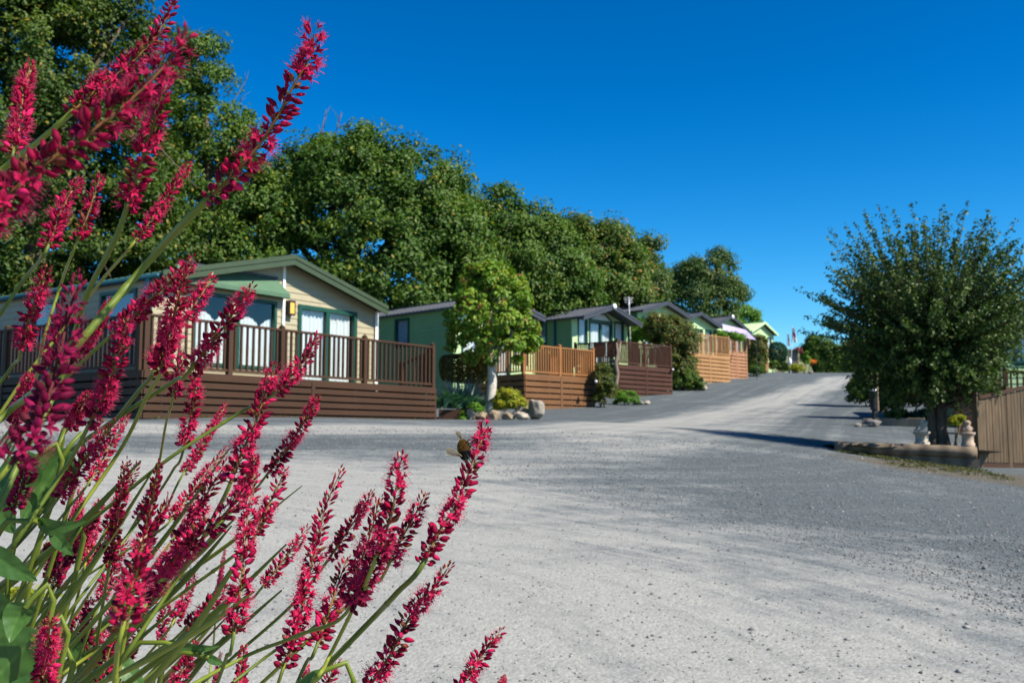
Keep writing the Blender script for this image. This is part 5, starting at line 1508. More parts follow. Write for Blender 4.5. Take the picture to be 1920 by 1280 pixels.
BUD = bud_template()
FLW = [flower_template(s) for s in (1, 2, 3)]
FLQ = []
for v_, f_, c_ in FLW:
    q4 = np.array([f for f in f_ if len(set(f)) == 4]); q3_ = np.array([f[:3] for f in f_ if len(set(f)) == 3]); FLQ.append((v_, q4, q3_, c_))

def frames(D, spin):
    """Rotation matrices taking +Z to each direction D, spun about it."""
    D = unit(D); ref = np.where(np.abs(D[:, 2:3]) < 0.9, np.array([[0, 0, 1.0]]), np.array([[1.0, 0, 0]]))
    X = unit(np.cross(ref, D)); Y = np.cross(D, X)
    c, s = np.cos(spin)[:, None], np.sin(spin)[:, None]
    return np.stack([X * c + Y * s, Y * c - X * s, D], 2)

def curve(pts, n):
    """Smooth resample through the points, tangents weighted by chord length so that uneven spacing never loops."""
    P = np.array(pts, float); h = np.maximum(np.linalg.norm(np.diff(P, axis=0), axis=1), 1e-9)
    s = np.concatenate([[0], np.cumsum(h)]); d = np.diff(P, axis=0) / h[:, None]
    T = np.empty_like(P); T[0] = d[0]; T[-1] = d[-1]
    if len(P) > 2: T[1:-1] = (d[:-1] * h[1:, None] + d[1:] * h[:-1, None]) / (h[:-1] + h[1:])[:, None]
    # half the samples follow the point index, so short early spans stay smooth
    m_ = len(P) - 1; q = np.linspace(0, m_, n); i = np.minimum(q.astype(int), m_ - 1); f = (q - i)[:, None]; H = h[i][:, None]
    return (2 * f ** 3 - 3 * f ** 2 + 1) * P[i] + (f ** 3 - 2 * f ** 2 + f) * H * T[i] + (-2 * f ** 3 + 3 * f ** 2) * P[i + 1] + (f ** 3 - f ** 2) * H * T[i + 1]

CRIM = np.array((0.41, 0.002, 0.048)); DEEP = np.array((0.115, 0.002, 0.018)); PINK = np.array((0.60, 0.018, 0.11)); RUST = np.array((0.22, 0.07, 0.03)); ANTH = np.array((0.02, 0.006, 0.02)); PLUM = np.array((0.20, 0.006, 0.055))

def spike_mesh(axis_pts, width, seed, style='mixed', dark=0.0):
    rng = np.random.default_rng(seed)
    A = curve(axis_pts, 60); seg = np.linalg.norm(np.diff(A, axis=0), axis=1); S = np.concatenate([[0], np.cumsum(seg)]); L = S[-1]
    # slight natural wander
    n = int(max(34, L / width * (21 if style != 'tight' else 17)))
    t = (np.arange(n) + rng.uniform(0.2, 0.8, n)) / n
    ang = np.arange(n) * 2.39996 + rng.normal(size=n) * 0.35
    ip = np.stack([np.interp(t * L, S, A[:, k]) for k in range(3)], 1)
    T = np.gradient(A, axis=0); T = unit(np.stack([np.interp(t * L, S, T[:, k]) for k in range(3)], 1))
    ref = np.array((0.2, -0.9, 0.3)); X = unit(np.cross(np.broadcast_to(ref, T.shape), T)); Y = np.cross(T, X)
    rad = X * np.cos(ang)[:, None] + Y * np.sin(ang)[:, None]
    hw = width / 2
    prof = np.interp(t, [0, 0.08, 0.3, 0.65, 0.85, 1.0], [0.75, 0.98, 1.0, 0.9, 0.68, 0.42])
    ph = rng.uniform(0, 6.28); fq = rng.uniform(1.2, 2.2)
    zone = 0.5 + 0.5 * np.sin(t * 6.28 * fq + ph) + rng.normal(size=n) * 0.22
    thr = {'mixed': 0.60, 'open': 0.38, 'bud': 0.92, 'tight': 9, 'far': 0.55, 'top': 0.5}[style]
    if style == 'top':          # newest flowers open at the very top, another open band lower down
        prof = np.interp(t, [0, 0.1, 0.4, 0.8, 1.0], [0.7, 0.9, 0.95, 0.9, 0.8]); zone = ((t > 0.76) | ((t > 0.26) & (t < 0.46))) * 1.0 + rng.normal(size=n) * 0.28
    opened = (zone > thr) & ((t < 0.93) | (style == 'top')) & (t > 0.03)
    tip_tight = np.interp(t, [0, 0.5, 0.85, 1], [1.22, 1.0, 0.72, 0.30]) + rng.normal(size=n) * 0.2
    if style == 'top': tip_tight = np.interp(t, [0, 0.5, 0.9, 1], [1.15, 0.95, 1.05, 0.7]) + rng.normal(size=n) * 0.2
    if style == 'tight': tip_tight = np.interp(t, [0, 1], [0.72, 0.35]) + rng.normal(size=n) * 0.08
    D = unit(T * np.cos(tip_tight)[:, None] + rad * np.sin(tip_tight)[:, None] + np.array((0, 0, -0.10)) * (1 - t)[:, None])
    gap = rng.random(n) < 0.04
    Vs = []; Fq = []; Ft = []; Cs = []; base = 0
    b = np.nonzero(~opened & ~gap)[0]
    sz = hw * prof[b] * rng.uniform(0.62, 0.95, len(b))
    Rm = frames(D[b], rng.uniform(0, 6.28, len(b))); v, f, c = BUD
    fat = rng.uniform(0.72, 1.08, len(b))[:, None] * np.interp(t[b], [0, 0.25, 0.8, 1], [1.25, 1.0, 0.85, 0.8])[:, None]
    vv = np.repeat(v[None], len(b), 0); vv = np.stack([vv[..., 0] * fat, vv[..., 1] * fat, vv[..., 2]], 2)
    bend = rng.normal(size=(len(b), 1)) * 0.10; vv[..., 0] += bend * vv[..., 2] ** 2
    W = np.einsum('nij,nkj->nki', Rm, vv) * sz[:, None, None] + (ip[b] + rad[b] * hw * 0.16 + D[b] * hw * 0.22)[:, None]
    tone = rng.random(len(b))
    bc = DEEP[None] * (1 - tone[:, None]) + CRIM[None] * tone[:, None]
    bc = np.where((rng.random(len(b)) < 0.11)[:, None], PINK, bc); bc = np.where((rng.random(len(b)) < 0.08)[:, None], RUST, bc)
    zc = np.clip(c[:, 0], 0, 1)[None, :, None]
    col = bc[:, None] * (0.9 + 0.25 * np.sin(zc * 3.1)) ; col = col * (1 - 0.45 * np.clip((zc - 0.72) / 0.28, 0, 1))
    col = col * (0.86 + 0.16 * np.cos(c[None, :, 1:2] * 6.2832 * 3)) * rng.uniform(0.8, 1.15, (len(b), 1, 1))
    col = np.where(c[None, :, 0:1] < 0.05, RUST * 0.9 + 0 * col, col)
    Vs.append(W.reshape(-1, 3)); Fq.append((np.arange(len(b))[:, None, None] * len(v) + f[None]).reshape(-1, 4)); Cs.append(col.reshape(-1, 3)); base += len(b) * len(v)
    o = np.nonzero(opened & ~gap)[0]; kind = rng.integers(0, 3, len(o))
    for kk in range(3):
        oo = o[kind == kk]
        if not len(oo): continue
        v, f4, f3, c = FLQ[kk]
        sz = hw * rng.uniform(0.60, 0.82, len(oo)) * np.maximum(prof[oo], 0.7)
        Rm = frames(D[oo] + rad[oo] * 0.2, rng.uniform(0, 6.28, len(oo)))
        W = np.einsum('nij,kj->nki', Rm, v) * sz[:, None, None] + (ip[oo] + rad[oo] * hw * 0.22 + D[oo] * hw * 0.12)[:, None]
        tone = rng.uniform(0.25, 1, len(oo))[:, None, None]
        pc = CRIM * 0.75 * (1 - tone) + (CRIM * 0.55 + PINK * 0.5) * tone
        cl = c[None, :, None]
        col = np.where(cl < 0.5, DEEP * 1.3, np.where(cl < 2.5, pc * (1.12 - 0.22 * (cl - 1)), np.where(cl < 3.5, np.array((0.70, 0.10, 0.20)), ANTH)))
        Vs.append(W.reshape(-1, 3)); Cs.append(col.reshape(-1, 3)); off = (np.arange(len(oo)) * len(v))[:, None, None] + base
        Fq.append((off + f4[None]).reshape(-1, 4)); Ft.append((off + f3[None]).reshape(-1, 3)); base += len(oo) * len(v)
    # axis and papery bracts
    ax = MB(); k_ = A[::4]; ax.tube(k_, list(np.linspace(0.13, 0.05, len(k_)) * hw), 6)
    av = np.array(ax.v); Vs.append(av); Cs.append(np.tile(np.array((0.22, 0.12, 0.04)), (len(av), 1))); aq = np.array([f for f in ax.f if len(f) == 4]) + base; Fq.append(aq); base += len(av)
    nb = n // 2; tb_ = rng.random(nb); pb = np.stack([np.interp(tb_ * L, S, A[:, k]) for k in range(3)], 1); Tb = unit(np.stack([np.interp(tb_ * L, S, np.gradient(A[:, k])) for k in range(3)], 1))
    rb = unit(np.cross(Tb, rng.normal(size=(nb, 3)))); lw = hw * 0.34
    bv = np.stack([pb + rb * hw * 0.1, pb + rb * hw * 0.2 + np.cross(Tb, rb) * lw * 0.25 + Tb * lw * 0.4, pb + rb * hw * 0.32 + Tb * lw, pb + rb * hw * 0.2 - np.cross(Tb, rb) * lw * 0.25 + Tb * lw * 0.4], 1)
    Vs.append(bv.reshape(-1, 3)); Cs.append(np.repeat(np.where(rng.random((nb, 1)) < 0.5, np.array((0.30, 0.12, 0.05)), np.array((0.42, 0.27, 0.16))), 4, 0)); Fq.append(np.arange(nb * 4).reshape(-1, 4) + base)
    C_ = np.concatenate(Cs)
    if dark > 0: C_ = C_ * (1 - dark) + PLUM * dark * np.clip(C_.max(1, keepdims=True) * 2, 0.2, 1)
    F = [np.concatenate(Fq)] + ([np.concatenate(Ft)] if Ft else [])
    return raw_mesh('flower_spike', np.concatenate(Vs), F, M_PETAL, cols=C_, smooth=True)

ROOT = np.array((-0.72, 0.95, 0.0))
plant = thing('bistort_plant', (ROOT[0], ROOT[1], float(gz(ROOT[0], ROOT[1]))), 'clump of crimson bistort flower spikes on long green stems close to the lens', 'flowering plant')
# (axis pixels base -> tip), width px, real width mm, style, stem pixels after the base, stem width px
SP = [
 ([(130, 215), (185, 165), (250, 115), (300, 55), (335, -25)], 50, 13, 'mixed', [(0, 320), (-120, 410)], 15, 0),
 ([(-40, 432), (55, 330), (150, 262), (235, 196), (305, 128), (352, 62)], 98, 14, 'mixed', [(-130, 500), (-260, 640)], 26, 0.3),
 ([(236, 395), (262, 310), (288, 232), (308, 160), (318, 128)], 58, 14, 'mixed', [(160, 560), (110, 720), (20, 900)], 15, 0),
 ([(385, 378), (440, 325), (505, 245), (548, 165), (585, 92), (590, 55)], 68, 15, 'top', [(270, 500), (150, 640), (0, 785), (-100, 870)], 22, 0),
 ([(25, 285), (38, 225), (45, 165), (60, 115)], 44, 14, 'open', [(0, 330), (-60, 420)], 9, 0),
 ([(90, 462), (108, 410), (128, 370), (150, 336)], 40, 13, 'mixed', [(40, 530), (0, 590), (-60, 670)], 9, 0.2),
 ([(145, 452), (162, 410), (175, 370), (188, 330)], 34, 12, 'mixed', [(110, 545), (85, 625), (70, 700)], 8, 0),
 ([(255, 450), (290, 405), (325, 352), (356, 306)], 30, 12, 'mixed', [(195, 520), (145, 585), (60, 690)], 8, 0),
 ([(40, 655), (52, 605), (72, 550), (88, 502)], 40, 12, 'mixed', [(20, 690), (-30, 760)], 8, 0),
 ([(18, 872), (62, 815), (92, 740), (112, 660), (130, 585), (146, 522)], 92, 14, 'mixed', [(-60, 960), (-140, 1050)], 13, 0.8),
 ([(210, 627), (255, 588), (300, 545), (338, 512), (362, 488)], 40, 12, 'mixed', [(140, 692), (40, 810), (-60, 900)], 10, 0),
 ([(292, 692), (315, 640), (350, 595), (382, 545), (397, 518)], 46, 14, 'open', [(262, 730), (190, 820), (60, 980), (-60, 1110)], 11, 0),
 ([(300, 700), (315, 630), (335, 560), (348, 505)], 44, 13, 'open', [(285, 725), (215, 860), (90, 1040)], 10, 0),
 ([(358, 692), (395, 645), (432, 595), (455, 560), (472, 538)], 44, 13, 'mixed', [(330, 712), (240, 770), (110, 860), (-40, 970)], 12, 0),
 ([(165, 800), (200, 730), (222, 665), (240, 592)], 50, 14, 'mixed', [(120, 880), (40, 1000), (-60, 1120)], 11, 0.1),
 ([(150, 668), (175, 625), (192, 595), (207, 562)], 24, 11, 'mixed', [(110, 720), (30, 830)], 6, 0),
 ([(325, 742), (332, 705), (341, 662)], 30, 11, 'mixed', [(312, 790), (298, 870), (270, 1000), (230, 1200)], 7, 0.2),
 ([(345, 838), (358, 780), (365, 735), (368, 688)], 36, 12, 'open', [(325, 880), (250, 990), (150, 1120), (60, 1240)], 7, 0),
 ([(510, 740), (545, 705), (575, 668), (596, 628)], 38, 12, 'mixed', [(455, 770), (330, 850), (190, 960), (0, 1100)], 9, 0),
 ([(432, 905), (455, 845), (478, 795), (497, 738), (516, 685)], 46, 13, 'mixed', [(400, 970), (335, 1080), (240, 1220), (170, 1310)], 11, 0),
 ([(500, 890), (530, 850), (565, 800), (582, 770), (597, 742)], 30, 11, 'mixed', [(470, 925), (380, 1010), (250, 1130), (100, 1260)], 7, 0),
 ([(345, 886), (372, 845), (400, 798), (425, 756)], 24, 11, 'mixed', [(300, 980), (250, 1080), (170, 1200)], 6, 0),
 ([(450, 925), (465, 890), (480, 857)], 30, 12, 'open', [(420, 965), (330, 1060), (200, 1200)], 7, 0),
 ([(478, 1005), (500, 955), (520, 915), (534, 878)], 36, 12, 'mixed', [(440, 1040), (300, 1140), (150, 1240), (60, 1300)], 9, 0),
 ([(320, 975), (350, 935), (385, 890), (425, 840)], 32, 12, 'mixed', [(270, 1010), (160, 1080), (20, 1170)], 6, 0),
 ([(325, 1060), (350, 1000), (372, 955), (400, 905), (430, 862)], 40, 13, 'open', [(300, 1110), (220, 1220), (160, 1300)], 8, 0),
 ([(258, 1075), (272, 1010), (283, 945), (291, 905), (298, 868)], 40, 12, 'tight', [(250, 1110), (236, 1180), (215, 1300)], 10, 0),
 ([(205, 1060), (216, 995), (226, 930), (237, 866)], 36, 12, 'tight', [(198, 1100), (185, 1180), (170, 1290)], 9, 0.15),
 ([(228, 1185), (240, 1130), (252, 1075), (268, 1010)], 74, 14, 'open', [(220, 1220), (212, 1310)], 14, 0),
 ([(270, 1120), (315, 1060), (360, 1015), (420, 965), (470, 898)], 48, 14, 'open', [(230, 1170), (150, 1260), (90, 1320)], 11, 0),
 ([(438, 1190), (450, 1110), (458, 1035), (465, 965), (478, 892)], 54, 14, 'open', [(425, 1230), (400, 1300), (360, 1400)], 10, 0),
 ([(530, 1255), (560, 1165), (578, 1085), (596, 1010), (612, 945), (640, 882)], 44, 13, 'mixed', [(515, 1300), (480, 1400)], 9, 0),
 ([(492, 1100), (520, 1065), (550, 1025), (577, 988)], 30, 11, 'mixed', [(460, 1125), (360, 1200), (250, 1290)], 7, 0),
 ([(618, 1045), (645, 1005), (672, 965), (697, 924)], 32, 12, 'mixed', [(560, 1120), (450, 1220), (370, 1290)], 8, 0),
 ([(705, 1045), (722, 1000), (736, 955), (744, 905), (752, 853)], 58, 14, 'open', [(672, 1120), (615, 1235), (600, 1262), (560, 1310)], 11, 0),
 ([(650, 1118), (672, 1062), (690, 1015), (712, 935)], 38, 12, 'mixed', [(600, 1165), (500, 1230), (410, 1300)], 8, 0),
 ([(728, 1060), (750, 1015), (775, 970), (797, 928)], 42, 13, 'mixed', [(690, 1100), (600, 1180), (480, 1290)], 9, 0),
 ([(792, 1058), (830, 985), (856, 945), (874, 900), (892, 850), (909, 800)], 46, 13, 'top', [(745, 1110), (690, 1168), (620, 1240), (560, 1290)], 15, 0),
 ([(655, 1140), (680, 1095), (705, 1050), (728, 1015)], 54, 14, 'open', [(560, 1190), (460, 1230), (330, 1300)], 10, 0.45),
 ([(592, 1215), (612, 1160), (630, 1105), (650, 1048)], 44, 13, 'mixed', [(570, 1250), (540, 1320)], 9, 0),
 ([(690, 1290), (735, 1222), (758, 1175), (786, 1130), (822, 1092), (843, 1058)], 50, 14, 'mixed', [(670, 1310), (600, 1380)], 10, 0),
 ([(862, 1290), (892, 1245), (915, 1212), (940, 1182)], 38, 13, 'mixed', [(840, 1320), (780, 1400)], 9, 0),
 ([(935, 1310), (940, 1290), (946, 1266)], 20, 10, 'bud', [(930, 1330), (900, 1400)], 7, 0),
 ([(443, 1300), (452, 1260), (458, 1212)], 38, 13, 'tight', [(435, 1330), (420, 1400)], 9, 0),
 ([(82, 1300), (86, 1250), (90, 1205), (94, 1160)], 46, 13, 'open', [(80, 1330), (70, 1420)], 10, 0),
 ([(25, 955), (38, 920), (50, 890), (58, 862)], 38, 12, 'mixed', [(0, 1000), (-50, 1080)], 8, 0.6),
 ([(408, 1112), (415, 1072), (422, 1028)], 16, 10, 'tight', [(404, 1160), (396, 1240), (380, 1330)], 5, 0.4),
 ([(325, 1165), (345, 1125), (366, 1080)], 26, 11, 'mixed', [(300, 1200), (220, 1290)], 6, 0.2),
 ([(300, 1205), (308, 1150), (314, 1095)], 24, 11, 'bud', [(295, 1240), (280, 1320)], 6, 0.3),
 ([(108, 935), (140, 890), (180, 835), (218, 790)], 38, 12, 'mixed', [(70, 980), (-20, 1080)], 8, 0),
 ([(168, 902), (190, 865), (212, 825), (239, 780)], 28, 11, 'mixed', [(130, 950), (40, 1060)], 6, 0),
 ([(160, 1055), (170, 1005), (182, 955)], 30, 12, 'open', [(150, 1100), (120, 1200), (90, 1300)], 7, 0),
 ([(138, 1005), (144, 965), (152, 915)], 26, 11, 'mixed', [(125, 1050), (80, 1150)], 6, 0.1),
 ([(160, 1210), (163, 1165), (168, 1122)], 26, 11, 'mixed', [(155, 1250), (145, 1330)], 6, 0.35),
 ([(190, 1280), (205, 1220), (222, 1165)], 32, 12, 'mixed', [(180, 1320), (160, 1400)], 7, 0.1),
 ([(325, 1295), (345, 1250), (368, 1205)], 34, 12, 'mixed', [(310, 1330), (280, 1400)], 8, 0.25),
 ([(398, 1300), (406, 1262), (414, 1225)], 17, 10, 'tight', [(390, 1340), (380, 1400)], 5, 0.4),
 ([(562, 1305), (570, 1275), (577, 1245)], 26, 12, 'tight', [(555, 1330), (540, 1400)], 7, 0.1),
 ([(345, 1180), (385, 1140), (430, 1100)], 34, 12, 'mixed', [(300, 1215), (180, 1290)], 7, 0.15),
 ([(600, 1330), (615, 1280), (632, 1235)], 34, 12, 'bud', [(590, 1360), (570, 1420)], 8, 0.1),
 ([(130, 800), (148, 770), (168, 735)], 30, 12, 'mixed', [(90, 850), (0, 950)], 7, 0.1),
 ([(28, 790), (44, 750), (55, 700)], 30, 12, 'open', [(0, 830), (-60, 910)], 7, 0.1),
 ([(195, 1000), (215, 960), (240, 905), (258, 870)], 30, 11, 'open', [(160, 1050), (60, 1180)], 7, 0),
 ([(255, 975), (275, 940), (298, 900)], 24, 11, 'mixed', [(225, 1020), (130, 1150)], 6, 0.1),
 ([(60, 905), (85, 870), (110, 840)], 26, 11, 'mixed', [(30, 950), (-40, 1040)], 6, 0.2),
]
rngp = np.random.default_rng(200)
_rs = np.random.default_rng(77)
for _ in range(16):          # the farther, smaller spikes that thicken the lower left of the clump
    x0, y0 = _rs.uniform(70, 330), _rs.uniform(940, 1290); ln_ = _rs.uniform(80, 130); sl_ = _rs.uniform(1.1, 2.6); dx = ln_ / math.hypot(1, sl_)
    SP.append(([(x0, y0), (x0 + dx * 0.5, y0 - dx * sl_ * 0.52), (x0 + dx, y0 - dx * sl_)], _rs.uniform(24, 32), 12, ['mixed', 'open', 'mixed', 'tight'][_rs.integers(4)], [(x0 - dx, y0 + dx * sl_ * 1.1), (x0 - dx * 2.6, y0 + dx * sl_ * 2.6)], 7, _rs.uniform(0, 0.3)))
for i, (apx, wpx, wmm, style, spx, swpx, dark) in enumerate(SP):
    dep = wmm / 1000 * FPX / wpx
    dep = min(max(dep, 0.26), 1.1)
    wid = wpx / FPX * dep * (1.04 if wpx < 50 else 0.92)
    tilt = rngp.uniform(-0.12, 0.12) * dep
    m_ = len(apx)
    ax = [at(x, y, dep + tilt * (k / (m_ - 1))) for k, (x, y) in enumerate(apx)]
    sd_ = [at(x, y, dep + (0.05 * (k + 1)) * rngp.uniform(0.2, 1.0)) for k, (x, y) in enumerate(spx)]
    rt = np.array((ROOT[0] + rngp.normal() * 0.12, ROOT[1] + rngp.normal() * 0.14, 0.0)); rt[2] = float(gz(rt[0], rt[1])) - 0.01
    if sd_[-1][2] < rt[2] + 0.08: sd_[-1][2] = rt[2] + 0.08
    path = [ax[0] + unit(ax[1] - ax[0]) * wid * 0.3, ax[0]] + sd_
    last = path[-1]
    path += [last * 0.5 + rt * 0.5 + np.array((-0.03, 0, 0.03)), rt]
    C = curve(path, 8 * len(path)); r0 = swpx * 0.74 / 2 / FPX * dep
    mb = MB(); mb.tube(C, [r0 * (0.85 + 0.5 * k / len(C)) for k in range(len(C))], 8)
    for nd in (len(C) // 3, len(C) // 2):      # swollen joints
        c = C[nd]; d = unit(C[nd + 1] - C[nd]); mb.tube([c - d * r0 * 2.4, c - d * r0 * 0.8, c + d * r0 * 0.8, c + d * r0 * 2.4], [r0 * 0.95, r0 * 1.22, r0 * 1.2, r0 * 0.95], 8)
    st = raw_mesh('flower_stem', np.array(mb.v), [np.array([f for f in mb.f if len(f) == 4])], M_STEM, {'tint': np.clip(np.full(len(mb.v), rngp.uniform(0.1, 0.9)) + rngp.normal(size=len(mb.v)) * 0.04, 0, 1)}, smooth=True)
    so = link('flower_stem', st, plant)
    link('flower_spike', spike_mesh(ax, wid, 300 + i, style, dark), so)
# flowerless side shoots
for k in range(26):
    x, y = rngp.uniform(60, 420), rngp.uniform(880, 1290); ln = rngp.uniform(120, 330); dep = rngp.uniform(0.45, 0.95); sl = rngp.uniform(0.7, 1.6)
    p = [at(x + ln * .5, y - ln * .5 * sl, dep), at(x, y, dep + .03), at(x - ln * 0.6, y + ln * 0.5 * sl, dep + .06), at(x - ln * 1.3, y + ln * sl, dep + 0.1)]
    rt = np.array((ROOT[0] + rngp.normal() * 0.12, ROOT[1] + rngp.normal() * 0.12, 0.0)); rt[2] = float(gz(rt[0], rt[1]))
    C = curve(p + [rt], 36); mb = MB(); r0 = rngp.uniform(2.5, 5.5) / FPX * dep
    mb.tube(C, [r0 * (0.3 + 1.0 * min(1, j / 8)) for j in range(len(C))], 7)
    link('shoot', raw_mesh('shoot', np.array(mb.v), [np.array([f for f in mb.f if len(f) == 4])], M_STEM, {'tint': np.full(len(mb.v), rngp.uniform(0.2, 1.0))}, smooth=True), plant)

def big_leaf(px_base, px_tip, dep, wid_px, seed, curl=0.2, roll=0.3, dtip=0.0):
    rng = np.random.default_rng(seed)
    b = at(*px_base, dep); t = at(*px_tip, dep + dtip); ax_ = t - b; L = np.linalg.norm(ax_); d = ax_ / L
    view = unit(b - np.array((0, 0, EYE))); sd = unit(np.cross(d, view)); nn = np.cross(sd, d)
    if nn[2] < 0: nn = -nn
    sd, nn = sd * math.cos(roll) + nn * math.sin(roll), nn * math.cos(roll) - sd * math.sin(roll)
    W = 0.8 * wid_px / FPX * dep; V = []; T = []; F = []; nu, nv = 18, 10
    for i in range(nu + 1):
        u_ = i / nu; w = W / 2 * (math.sin(math.pi * min(1, u_ ** 0.62 * 0.985 + 0.012)) ** 0.75)
        lobe = 0.10 * L * (1 - u_) ** 4                           # heart-shaped base
        for j in range(nv + 1):
            v = j / nv * 2 - 1
            p = b + d * (L * u_ - lobe * abs(v) * 1.2) + sd * w * v + nn * (curl * L * (-(u_ - 0.25) ** 2) + 0.22 * w * abs(v) + 0.05 * w * math.sin(u_ * 16 + v * 2 + seed) * abs(v) + 0.012 * W * math.cos(u_ * 30 - abs(v) * 6))
            V.append(p); T.append(np.clip(0.45 + 0.3 * (abs(v) < 0.06) + 0.12 * (math.cos(u_ * 30 - abs(v) * 6) > 0.9) + rng.normal() * 0.05, 0, 1))
    for i in range(nu):
        for j in range(nv): F.append((i * (nv + 1) + j, (i + 1) * (nv + 1) + j, (i + 1) * (nv + 1) + j + 1, i * (nv + 1) + j + 1))
    lf = link('leaf', raw_mesh('leaf', np.array(V), [np.array(F)], M_BLEAF, {'tint': T}, smooth=True), plant)
    mb = MB(); c = b + np.array((-0.05, 0.05, -0.16)); mb.tube(curve([b + d * L * 0.05, b - d * L * 0.15, c, np.array((ROOT[0], ROOT[1], 0.02))], 20), [0.0016] * 20, 6)
    link('leaf_stalk', raw_mesh('leaf_stalk', np.array(mb.v), [np.array([f for f in mb.f if len(f) == 4])], M_STEM, {'tint': np.full(len(mb.v), 0.4)}, smooth=True), lf)
for q in (((118, 855), (40, 975), 0.62, 92, 1, 0.25, 0.2), ((60, 865), (-40, 960), 0.6, 95, 2, 0.2, -0.3), ((105, 850), (72, 960), 0.66, 70, 3, 0.4, 0.5), ((75, 980), (140, 1000), 0.55, 46, 4, 1.2, 0.7),
          ((100, 1000), (135, 1042), 0.57, 34, 5, 0.3, 0.3), ((-20, 1035), (60, 1090), 0.52, 60, 6, 0.4, 0.3), ((50, 1135), (10, 1185), 0.5, 75, 7, 0.9, 0.6), ((65, 1195), (-30, 1290), 0.52, 105, 8, 0.25, 0.15),
          ((80, 1250), (0, 1330), 0.56, 95, 9, 0.3, -0.3), ((-20, 1120), (40, 1240), 0.58, 90, 10, 0.4, 0.5), ((320, 1207), (398, 1228), 0.62, 30, 11, 0.9, 0.5), ((390, 1232), (420, 1246), 0.62, 20, 12, 0.5, 0.2), ((600, 1262), (540, 1300), 0.55, 30, 13, 0.5, 0.3),
          ((120, 1190), (160, 1245), 0.75, 50, 14, 0.3, 0.4), ((215, 1235), (275, 1290), 0.75, 48, 15, 0.4, -0.3), ((-30, 900), (20, 1000), 0.7, 90, 16, 0.3, 0.3), ((130, 1020), (118, 1042), 0.6, 22, 17, 0.3, 0.2)):
    big_leaf(*q)

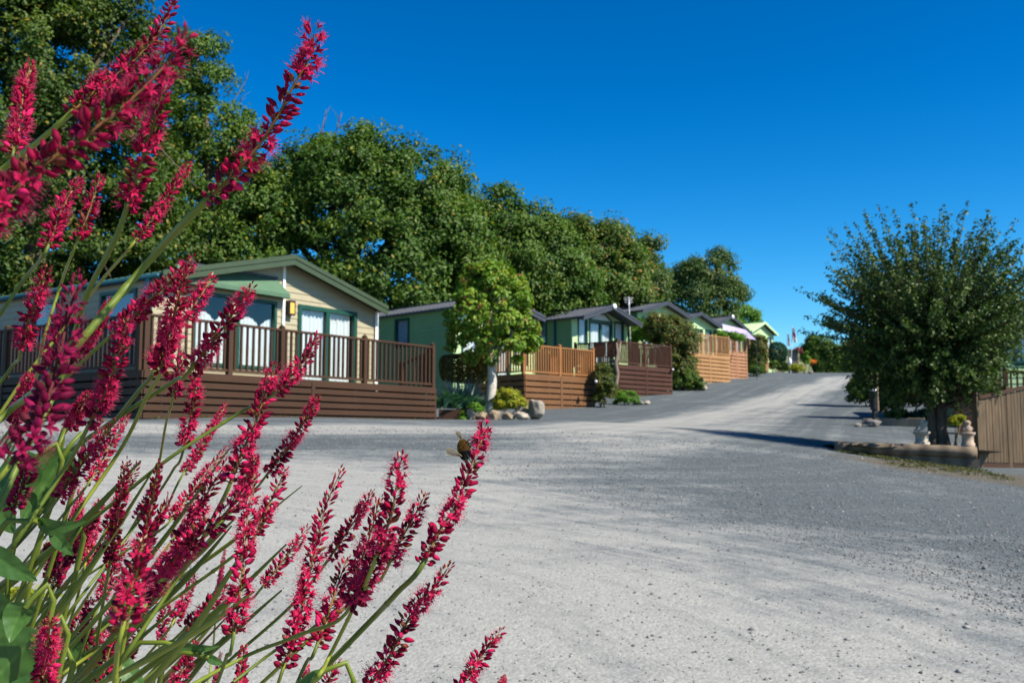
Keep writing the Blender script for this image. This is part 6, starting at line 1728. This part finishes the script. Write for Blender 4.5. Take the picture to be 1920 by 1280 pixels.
# ------------------------------------------------------------------ bumblebee on the tallest right hand spike
def bee():
    dep = 13 / 1000 * FPX / 46 - 0.004
    c = at(870, 843, dep); px = dep / FPX
    o = thing('bumblebee', c, 'furry dark bumblebee with amber wings clinging to the flower spike', 'bee')
    ax = unit(np.array((0.45, 0.25, 0.18)) + np.array((0, 0, -0.55)))     # nose buried in the flowers, tail down
    bm = bmesh.new(); bmesh.ops.create_icosphere(bm, subdivisions=4, radius=1)
    V0 = np.array([v.co[:] for v in bm.verts]); F0 = np.array([[v.index for v in f.verts] for f in bm.faces]); bm.free()
    X = unit(np.array((-0.20, 0.05, 1.0))); Y = unit(np.cross(X, (0, 1, 0.2))); Z = np.cross(X, Y)
    Rm = np.stack([Y, Z, X], 1)
    def ell(V, rx, ry, rz, off): return (V * np.array((rx, ry, rz)) + np.array(off)) @ Rm.T + c
    s = px
    # one continuous body: thorax over abdomen, waisted by a cosine
    z = V0[:, 2]; rad = np.where(z > 0, 11.2, 11.0) * (1 - 0.10 * np.exp(-((z - 0.05) / 0.12) ** 2))
    body = np.stack([V0[:, 0] * rad * s, V0[:, 1] * rad * s, z * 19.5 * s], 1)
    BW = body @ Rm.T + c
    col = np.where(z[:, None] > -0.12, np.array((0.06, 0.03, 0.006)), np.array((0.006, 0.006, 0.007)))
    bo = link('body', raw_mesh('body', BW, [F0], M_FUR, cols=col, smooth=True), o)
    rng = np.random.default_rng(7); n = 5200
    d = unit(rng.normal(size=(n, 3))); zz = d[:, 2]; rd = np.where(zz > 0, 11.2, 11.0)
    root = np.stack([d[:, 0] * rd * s, d[:, 1] * rd * s, zz * 19.5 * s], 1); dirn = unit(root + rng.normal(size=(n, 3)) * 2.5 * s + np.array((0, 0, -2 * s)))
    tipp = root + dirn * rng.uniform(1.2, 2.8, n)[:, None] * s; side = unit(np.cross(dirn, rng.normal(size=(n, 3)))) * 0.26 * s
    HV = np.stack([root + side, root - side, tipp], 1).reshape(-1, 3) @ Rm.T + c
    hc = np.where((zz > -0.12)[:, None], np.array((0.19, 0.095, 0.014)) * rng.uniform(0.5, 1.25, (n, 1)), np.array((0.012, 0.011, 0.012)) * rng.uniform(0.5, 1.6, (n, 1)))
    hc = np.where((zz < -0.86)[:, None], np.array((0.2, 0.17, 0.12)), hc)
    link('fur', raw_mesh('fur', HV, [np.arange(n * 3).reshape(-1, 3)], M_FUR, cols=np.repeat(hc, 3, 0)), bo)
    # head and antennae
    hd = c + (np.array((0.55, 0.1, 0.5)) * 19 * s)
    m = MB(); m.tube([hd - np.array((0.5, 0, 0.5)) * 8 * s, hd, hd + np.array((0.4, 0, 0.2)) * 7 * s], [5 * s, 6 * s, 2.5 * s], 10)
    for sg in (-1, 1): m.tube([hd, hd + np.array((4, sg * 4, 6)) * s, hd + np.array((9, sg * 6, 5)) * s], [0.9 * s, 0.8 * s, 0.7 * s], 5)
    m.build('head', M_BLACK, o, smooth=True)
    for (x0, y0, x1, y1, wd, dd) in ((866, 824, 856, 808, 10, -0.004), (866, 855, 836, 844, 14, -0.004)):
        a = at(x0, y0, dep + dd); b = at(x1, y1, dep + dd - 0.001); dv = b - a; L = np.linalg.norm(dv); dv /= L; sv = unit(np.cross(dv, (0, 1, 0.25))); V = []; F = []
        nu, nv = 12, 6
        for i in range(nu + 1):
            u_ = i / nu; w = wd * s * (0.12 + 0.88 * math.sin(min(1, u_ * 0.86 + 0.02) * math.pi * 0.78)) * (1 if u_ < 0.85 else math.sqrt(max(0.02, 1 - ((u_ - 0.85) / 0.15) ** 2)))
            for j in range(nv + 1): v = j / nv - 0.5; V.append(a + dv * L * u_ + sv * w * v + np.array((0, 0.4 * s * math.sin(v * 9), 0)))
        for i in range(nu):
            for j in range(nv): F.append((i * (nv + 1) + j, (i + 1) * (nv + 1) + j, (i + 1) * (nv + 1) + j + 1, i * (nv + 1) + j + 1))
        wo = link('wing', raw_mesh('wing', np.array(V), [np.array(F)], M_WING, smooth=True), o)
        m = MB()
        for v in (-0.42, -0.15, 0.12, 0.36):
            m.tube([a, a + dv * L * 0.5 + sv * wd * s * v * 0.8, a + dv * L * 0.92 + sv * wd * s * v * 0.7], [0.5 * s, 0.4 * s, 0.2 * s], 4)
        m.build('veins', M_VEIN, wo)
    for k, (x1, y1) in enumerate(((884, 868), (876, 870), (890, 850), (888, 824))):
        a = at(868 + 6, 838 + (8 if k < 3 else -8), dep - 0.001); b = at(x1, y1, dep - 0.002); mid = (a + b) / 2 + np.array((-2 * s, -3 * s, 3 * s))
        m = MB(); m.tube([a, mid, b], [1.5 * s, 1.2 * s, 0.8 * s], 6); m.build('leg', M_BLACK, o, smooth=True)
k = NT('bee_fur'); a_ = k.n('ShaderNodeAttribute'); a_.attribute_name = 'tone'; k.l(a_.outputs['Color'], k.b.inputs['Base Color']); k.b.inputs['Roughness'].default_value = 0.8; k.b.inputs['Specular IOR Level'].default_value = 0.15; M_FUR = k.m
k = NT('bee_wing'); k.b.inputs['Base Color'].default_value = (0.30, 0.21, 0.09, 1); k.b.inputs['Roughness'].default_value = 0.25; k.b.inputs['Alpha'].default_value = 0.6; M_WING = k.m
M_VEIN = mat_paint('wing_vein', (0.07, 0.04, 0.015, 1), 0.5)
bee()
